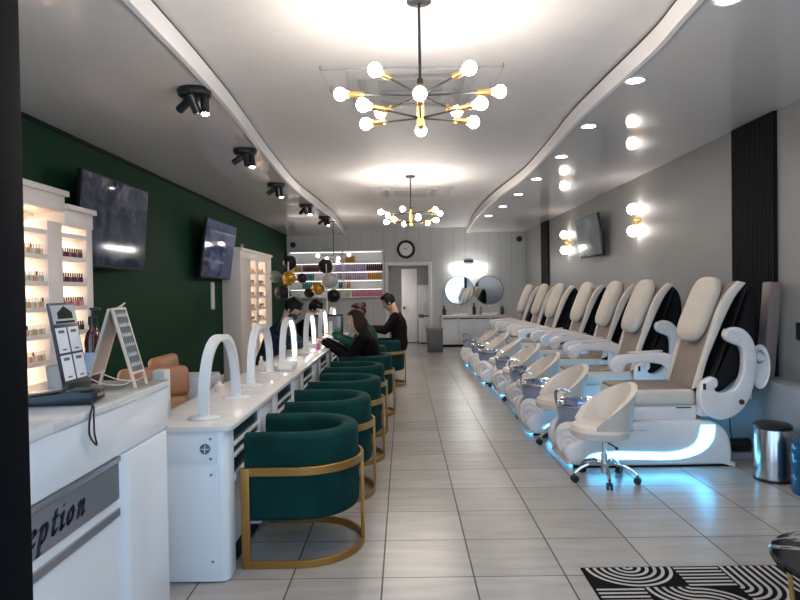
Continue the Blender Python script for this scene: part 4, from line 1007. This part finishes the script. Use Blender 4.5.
t = thing('waste_bin', 'dark grey waste bin on the floor left of the vanity', 'trash can', (.70, 14.55, 0))
b = B(); b.prism(rrect(-.18, -.15, .18, .15, .03), 'z', 0, .5, .006); b.build('body', mat('bin_grey', (.10, .095, .09), .45), t)
b = B(); b.prism(rrect(-.195, -.165, .195, .165, .035), 'z', .5, .56, .012); b.build('lid', mat('bin_lid', (.17, .16, .155), .45), t)
t = thing('refrigerator', 'white refrigerator standing in the small back room', 'refrigerator', (.62, 17.0, 0))
b = B(); b.bb(-.24, .26, -.25, .3, .03, 1.58, .008); b.build('body', SATIN_WHITE, t)
for z0, z1 in ((.08, .72), (.76, 1.57)):
    b = B(); b.bb(-.24, .26, -.30, -.253, z0, z1, .01); d = b.build('door', SATIN_WHITE, t)
    b = B(); b.bb(-.235, -.10, -.312, -.30, (.69 if z0 < .5 else .77), (.71 if z0 < .5 else .79), .003); b.build('handle', BLACK, d)
b = B(); b.bb(-.22, .24, -.25, .25, 0, .03); b.bb(-.235, .255, -.262, -.25, .72, .76); b.build('gap_trim', BLACK_MATTE, t)

# ------------------------------------------------------------------ balloons
BL = {'gold': mat('balloon_gold', (.50, .27, .025), .22, .45), 'black': mat('balloon_black', (.010, .009, .009), .4, spec=.25), 'brown': mat('balloon_dark_brown', (.030, .018, .015), .4, spec=.25), 'silver': mat('balloon_silver', (.50, .50, .47), .22, .3), 'green': mat('balloon_sage', (.16, .20, .165), .3)}
def stand(x, y, h, lab):
    t = thing('balloon_stand', lab, 'stand', (x, y, 0), 0, 'balloon stands')
    b = B(); b.lathe([(0, 0), (.16, 0), (.16, .015), (.02, .03), (0, .03)], (0, 0, 0), (0, 0, 1), 24); b.build('base', SATIN_WHITE, t)
    b = B(); b.cyl((0, 0, .02), (0, 0, h), .010); b.build('pole', SATIN_WHITE, t)
def balloon(x, y, z, r, c, px, lab):
    t = thing('balloon', lab, 'balloon', (x, y, z), 0, 'party balloons')
    r *= .93; d = (V(px, y, z-.05)-V(x, y, z)); 
    if d.length < .05: d = V(0, 0, -1)
    d.normalize()
    pr = [(0, -r*1.22), (r*.10, -r*1.2), (r*.12, -r*1.13), (r*.42, -r*.98), (r*.78, -r*.66), (r*.97, -r*.2), (r*.98, r*.2), (r*.80, r*.62), (r*.45, r*.9), (0, r)]
    P = catmull([(a, h, 0) for a, h in pr], 3); P = [(max(p.x, 0), p.y) for p in P]; P[0] = (0, P[0][1]); P[-1] = (0, P[-1][1])
    b = B(); b.lathe(P, (0, 0, 0), -d, 22); b.build('skin', BL[c], t)
    b = B(); k = d*(r*1.2); b.lathe([(0, 0), (r*.05, 0), (r*.14, r*.1), (0, r*.1)], k, d, 10); b.build('knot', BL[c], t)
    b = B(); b.cyl(k, V(px-x, 0, -.07), .003, seg=5); b.build('ribbon', SATIN_WHITE, t)
BY = 11.5
stand(-2.12, BY+.0, 2.0, 'white pole holding the left balloon cluster near the far polish rack'); stand(-1.42, BY, 1.95, 'white pole holding the right balloon cluster')
for x, dy, z, r, c, lab in ((-2.08, -.16, 1.70, .135, 'gold', 'gold balloon in the left cluster beside the far polish rack'), (-2.12, .16, 2.0, .14, 'black', 'black balloon on top of the left cluster'), (-2.26, .12, 1.44, .15, 'black', 'black balloon at the bottom of the left cluster'), (-2.36, -.02, 1.73, .12, 'green', 'sage green balloon at the left side of the left cluster'), (-1.88, .08, 1.70, .10, 'brown', 'small dark balloon right of the gold one in the left cluster'),
    (-1.46, .17, 1.92, .145, 'brown', 'dark brown balloon on top of the right cluster'), (-1.33, -.15, 1.65, .15, 'silver', 'silver balloon in the middle of the right cluster'), (-1.58, -.05, 1.50, .125, 'gold', 'gold balloon in the right cluster below the silver one'), (-1.31, .12, 1.36, .135, 'black', 'black balloon at the bottom of the right cluster'), (-1.76, .1, 1.42, .10, 'black', 'small black balloon left of the right cluster\'s gold one')):
    balloon(x, BY+dy, z, r, c, -2.12 if x < -1.8 else -1.42, lab)
# ------------------------------------------------------------------ people
def voxel(b, name, m, parent, vox):
    me = b.mesh(name+'_raw', m); o = bpy.data.objects.new(name+'_raw', me); COL.objects.link(o)
    md = o.modifiers.new('r', 'REMESH'); md.mode = 'VOXEL'; md.voxel_size = vox; md.use_smooth_shade = True
    sm = o.modifiers.new('s', 'SMOOTH'); sm.iterations = 3; sm.factor = .5
    dg = bpy.context.evaluated_depsgraph_get(); dg.update()
    me2 = bpy.data.meshes.new_from_object(o.evaluated_get(dg)); me2.name = name
    me2.polygons.foreach_set('use_smooth', [True]*len(me2.polygons))
    bpy.data.objects.remove(o); bpy.data.meshes.remove(me)
    if not me2.materials: me2.materials.append(m)
    q = bpy.data.objects.new(name, me2); COL.objects.link(q)
    if parent: q.parent = parent
    return q
def loft(b, rings, seg=16):
    """rings: (center, left half width, depth half width, left vector, front vector)"""
    vs, fs = [], []
    for c, w, d, l, f in rings:
        for k in range(seg):
            a = 2*PI*k/seg; vs.append(V(*c)+l*(w*math.cos(a))+f*(d*math.sin(a)))
    n = len(rings)
    for i in range(n-1):
        for k in range(seg): fs.append((i*seg+k, i*seg+(k+1) % seg, (i+1)*seg+(k+1) % seg, (i+1)*seg+k))
    fs.append(tuple(range(seg))[::-1]); fs.append(tuple((n-1)*seg+k for k in range(seg))); b.add(vs, fs)
def hand(b, w, d, n, s, curl=.35, k=1.0):
    """wrist w, forward d, palm normal n (away from the palm), s=+1 thumb on the left of d"""
    d = d.normalized(); n = (n-d*n.dot(d)).normalized(); l = n.cross(d)*s
    M = Matrix((( *(l), 0), (*(d), 0), (*(n), 0), (0, 0, 0, 1))).transposed()
    b.sph(w+d*.045*k, (.040*k, .055*k, .015*k), 14, M, .8)
    for i, (off, L) in enumerate(((.029, .070), (.010, .079), (-.010, .073), (-.028, .056))):
        p0 = w+d*.075*k+l*off*k; c1 = (d-n*curl).normalized(); c2 = (d-n*curl*2.4).normalized()
        p1 = p0+c1*L*.55*k; p2 = p1+c2*L*.5*k
        b.limb(p0, .0095*k, p1, .0085*k, 8); b.limb(p1, .0085*k, p2, .007*k, 8)
    p0 = w+d*.02*k+l*.03*k; p1 = p0+(l*.8+d*.7-n*.2).normalized()*.04*k; p2 = p1+(d*.9+l*.25-n*.3).normalized()*.03*k
    b.limb(p0, .012*k, p1, .010*k, 8); b.limb(p1, .010*k, p2, .008*k, 8)
def person(label, loc, rz, J, top, pants, hairm, style, hd, mask=None, glasses=False, group=None):
    """faces local +X, +Y is the figure's left, seat or ground at z of the joints"""
    t = thing('person', label, 'person', loc, rz)
    f0 = V(1, 0, 0); l0 = V(0, 1, 0)
    j = {k: V(*v) for k, v in J.items()}
    sp_ = (j['neck']-j['pelvis']); up = sp_.normalized(); fr_ = l0.cross(up)
    def spine(t_): 
        p = j['pelvis']+sp_*t_; bend = J.get('bend', (0,))[0] if False else 0
        return p-fr_*(.03*math.sin(PI*t_))
    def torso(b, e, hi=1.0):
        rs = []
        for tt, w, d in ((-.14, .10, .085), (-.06, .155, .115), (.10, .165, .12), (.32, .145, .105), (.55, .155, .115), (.75, .172, .115), (.88, .165, .09), (.96, .11, .07), (1.03, .06, .058)):
            if tt > hi: break
            rs.append((spine(tt), w+e, d+e, l0, fr_))
        loft(b, rs, 18)
    def arm(b, s, e, fore=1.0):
        k = 'l' if s > 0 else 'r'; sh, el, wr = j['sh_'+k], j['el_'+k], j['wr_'+k]
        b.limb(spine(.86)+l0*s*.07, .075+e*.5, sh, .058+e, 12); b.limb(sh, .054+e, el, .042+e, 12); b.limb(el, .042+e, el.lerp(wr, fore), .028+e+.012*(1-fore), 12)
    def leg(b, s, e):
        k = 'l' if s > 0 else 'r'; hp, kn, an = j['hip_'+k], j['kn_'+k], j['an_'+k]
        b.limb(hp, .085+e, kn, .058+e, 14); b.limb(kn, .056+e, an, .036+e, 14)
    hf = V(*hd).normalized(); hu = (up*.45+V(0, 0, 1)); hu = (hu-hf*hu.dot(hf)).normalized(); hl = hu.cross(hf)
    HM = Matrix.Translation(j['head']) @ Matrix(((*hf, 0), (*hl, 0), (*hu, 0), (0, 0, 0, 1))).transposed()
    # body
    b = B(); torso(b, 0); b.limb(spine(.98), .056, j['head']+(-hf*.02-hu*.05), .055, 12)
    for s in (1, -1):
        arm(b, s, 0); leg(b, s, 0); k = 'l' if s > 0 else 'r'
        d = (j['wr_'+k]-j['el_'+k]).normalized(); hand(b, j['wr_'+k]+d*.01, (d*.6+V(.5, 0, -.15)), V(0, 0, 1), -s)
        an = j['an_'+k]; b.limb(an, .04, an+V(.03, 0, -.045), .035, 10); b.limb(an+V(-.03, 0, -.05), .035, an+V(.15, 0, -.06), .03, 10)
    h = B(HM)
    h.sph((-.008, 0, .022), (.098, .077, .098), 20); h.sph((.022, 0, -.05), (.066, .058, .066), 16); h.limb((.086, 0, .012), .010, (.106, 0, -.022), .016, 10)
    h.sph((.080, 0, -.062), (.016, .024, .007), 10); h.sph((.080, 0, -.075), (.014, .020, .007), 10); h.sph((.070, 0, -.1), (.02, .022, .016), 10)
    for s in (1, -1): h.sph((-.008, s*.079, -.012), (.02, .011, .032), 10); h.sph((.078, s*.03, .03), (.016, .024, .010), 10)
    h.bm.verts.index_update(); b.merge(h.bm)
    voxel(b, 'body', SKIN, t, .0075)
    for s in (1, -1): e = B(HM); e.sph((.084, s*.031, .008), (.012, .014, .010), 10); e.m(1).sph((.093, s*.031, .008), (.005, .006, .006), 8); e.build('eye', [mat('eye_white', (.7, .68, .65), .3), HAIR_K], t)
    # clothing
    b = B(); torso(b, .016, .97); [arm(b, s, .014, .93) for s in (1, -1)]; voxel(b, 'top', top, t, .010)
    b = B(); loft(b, [(spine(x), w+.012, d+.012, l0, fr_) for x, w, d in ((-.14, .10, .085), (-.06, .155, .115), (.10, .165, .12), (.2, .155, .11))], 18); [leg(b, s, .014) for s in (1, -1)]; voxel(b, 'trousers', pants, t, .011)
    for s in (1, -1):
        k = 'l' if s > 0 else 'r'; an = j['an_'+k]; b = B(); b.limb(an+V(-.03, 0, -.045), .042, an+V(.15, 0, -.052), .036, 12); b.limb(an+V(-.02, 0, -.0), .045, an+V(.02, 0, -.04), .045, 12); voxel(b, 'shoe', BLACK, t, .010)
    # hair
    b = B(); hh = B(HM)
    hh.sph((-.014, 0, .034), (.112, .093, .108), 28)
    for v in hh.bm.verts:
        q = HM.inverted() @ v.co
        if q.x > .035 and q.z < (.085 if style != 'fringe' else .05): q = Vector((q.x*.55, q.y*.8, q.z)); v.co = HM @ q
        elif q.z < -.045 and style in ('short', 'fringe', 'bun'): q.z = -.045+(q.z+.045)*.3; v.co = HM @ q
    if style == 'long':
        hh.sph((-.055, 0, -.06), (.075, .100, .15), 18); hh.sph((-.065, 0, -.17), (.06, .105, .11), 16)
        for s in (1, -1): hh.sph((.0, s*.083, -.05), (.05, .022, .11), 14)
    if style == 'bun': hh.sph((-.105, 0, .09), (.045, .05, .045), 14); hh.sph((-.085, 0, .02), (.05, .07, .07), 14)
    if style == 'short' or style == 'fringe':
        for k in range(14):
            a = 2*PI*k/14; hh.sph((-.01+.05*math.cos(a), .05*math.sin(a), .125), (.035, .03, .018), 8)
    hh.bm.verts.index_update(); b.merge(hh.bm); voxel(b, 'hair', hairm, t, .008)
    if mask:
        b = B(HM); b.sph((.052, 0, -.056), (.062, .062, .048), 18, None, .8); b.tube([(.03, .068, -.03), (-.005, .084, .0)], .003, 5); b.tube([(.03, -.068, -.03), (-.005, -.084, .0)], .003, 5); b.build('face_mask', mask, t)
    if glasses:
        b = B(HM)
        for s in (1, -1): b.tube([V(.104, s*.033+.024*math.cos(a), .008+.017*math.sin(a)) for a in [2*PI*k/16 for k in range(16)]], .003, 5, True); b.tube([(.104, s*.057, .012), (.0, s*.082, .012)], .0025, 5)
        b.tube([(.106, -.009, .010), (.106, .009, .010)], .003, 5); b.build('glasses', BLACK, t)
    return t
NAVY = mat('navy_denim', (.022, .034, .062), .85, var=.85, vscale=11, spec=.1); BLK = mat('black_cloth', (.006, .005, .006), .9, spec=.08); GRN = mat('green_cloth', (.015, .06, .045), .85, spec=.1); DKR = mat('dark_plum_cloth', (.014, .007, .008), .9, spec=.08); PNT = mat('dark_trousers', (.015, .015, .018), .8); PLD = mat('grey_cloth', (.10, .10, .11), .8)
MASK_K = mat('black_mask', (.02, .02, .022), .7); MASK_W = mat('pale_mask', (.55, .60, .65), .7)
def seated(lean, sh_h, reach, zs=.55, kn=.42, hx=.10, wz=.83, spread=.12, wy=0.0):
    nk = V(lean, 0, sh_h+.05); J = dict(pelvis=(0, 0, zs), neck=nk, hip_l=(.02, .09, zs-.02), hip_r=(.02, -.09, zs-.02), kn_l=(kn, .11, zs-.02), kn_r=(kn, -.11, zs-.02), an_l=(kn-.02, .11, .10), an_r=(kn-.02, -.11, .10),
        sh_l=(lean-.02, .18, sh_h), sh_r=(lean-.02, -.18, sh_h), el_l=(lean+.13, .24, sh_h-.21), el_r=(lean+.13, -.24, sh_h-.21), wr_l=(reach, spread+wy, wz+.03), wr_r=(reach, -spread+wy, wz+.03), head=(lean+hx, 0, sh_h+.21))
    return J
# technician A across the table, facing +X
J = seated(.24, 1.03, .50, .56, .28, .09, .82, .07); person('person in a dark blue patterned jacket bending over a client\'s hands, black hair, dark mask', (-1.66, 7.42, 0), 0, J, NAVY, PNT, HAIR_K, 'fringe', (.75, -.1, -.65), MASK_K, True)
b = B(); b.box((-1.68, 7.42, .43), (.42, .42, .08), .03); b.cyl((-1.68, 7.42, .02), (-1.68, 7.42, .40), .03); b.lathe([(0, 0), (.22, 0), (.2, .025), (0, .03)], (-1.68, 7.42, 0)); o = b.build('salon_stool', TAN); tag(o, 'tan round based stool under the person in the blue jacket', 'stool', 'technician stools')
# client B facing -X
J = seated(.12, .885, .56, .56, .36, .06, .84, .10); person('seated person in black with long brown hair, hands out on the worktop', (-.39, 7.36, 0), PI, J, BLK, PNT, HAIR_B, 'long', (.92, .15, -.32))
# technician C
J = seated(.22, .97, .50, .56, .28, .10, .82, .09); person('dark haired person behind the far arch lamps wearing a pale mask', (-1.64, 9.3, 0), 0, J, BLK, PNT, HAIR_K, 'fringe', (.85, -.2, -.5), MASK_W)
o = copy_tree(o); o.location = (0, 1.88, 0); tag(o, 'stool under the person behind the far arch lamps', 'stool', 'technician stools')
# client D
J = seated(.08, .935, .50, .57, .34, .08, .84, .10); person('seated person with red hair in a bun, green top, facing the worktop', (-.48, 8.5, 0), PI, J, GRN, PNT, HAIR_R, 'bun', (.90, .42, -.18), MASK_K)
# person E
J = seated(.05, 1.05, .42, .58, .34, .10, .84, .10); person('person in dark clothes with bowed head near the back room doorway', (-.09, 9.58, 0), PI-.1, J, DKR, PNT, HAIR_K, 'short', (.8, .1, -.6))

# ------------------------------------------------------------------ light and camera
w = bpy.data.worlds.new('World'); SC.world = w; w.use_nodes = True
bg = w.node_tree.nodes['Background']; bg.inputs[0].default_value = (.50, .73, 1.0, 1); bg.inputs[1].default_value = 1.5
def portal(name, x0, x1, z0, z1):
    L = bpy.data.lights.new(name, 'AREA'); L.shape = 'RECTANGLE'; L.size = x1-x0; L.size_y = z1-z0; L.cycles.is_portal = True
    o = bpy.data.objects.new(name, L); COL.objects.link(o); o.location = ((x0+x1)/2, YF-.08, (z0+z1)/2); o.rotation_euler = (R(-90), 0, PI)
portal('daylight_portal_left', -2.9, -.96, .12, 2.78); portal('daylight_portal_right', .96, 3.03, .12, 2.78); portal('daylight_portal_door', -.652, .86, 0, 2.78)
cam = bpy.data.cameras.new('Camera'); co = bpy.data.objects.new('Camera', cam); COL.objects.link(co); SC.camera = co
F = 625.0; cam.sensor_width = 36; cam.lens = F/800*36; cam.clip_start = .02
co.matrix_world = Matrix.Translation((0, 0, 1.45)) @ Matrix.Rotation(4/F, 4, 'Z') @ Matrix.Rotation(R(90)-10/F, 4, 'X') @ Matrix.Rotation(R(-.9), 4, 'Z')
SC.view_settings.view_transform = 'Standard'; SC.view_settings.look = 'None'; SC.view_settings.gamma = 1; SC.view_settings.use_curve_mapping = False
SC.view_settings.exposure = 0.9
SC.cycles.max_bounces = 8; SC.cycles.diffuse_bounces = 4; SC.cycles.glossy_bounces = 4; SC.cycles.sample_clamp_indirect = 6
SC.cycles.use_denoising = True
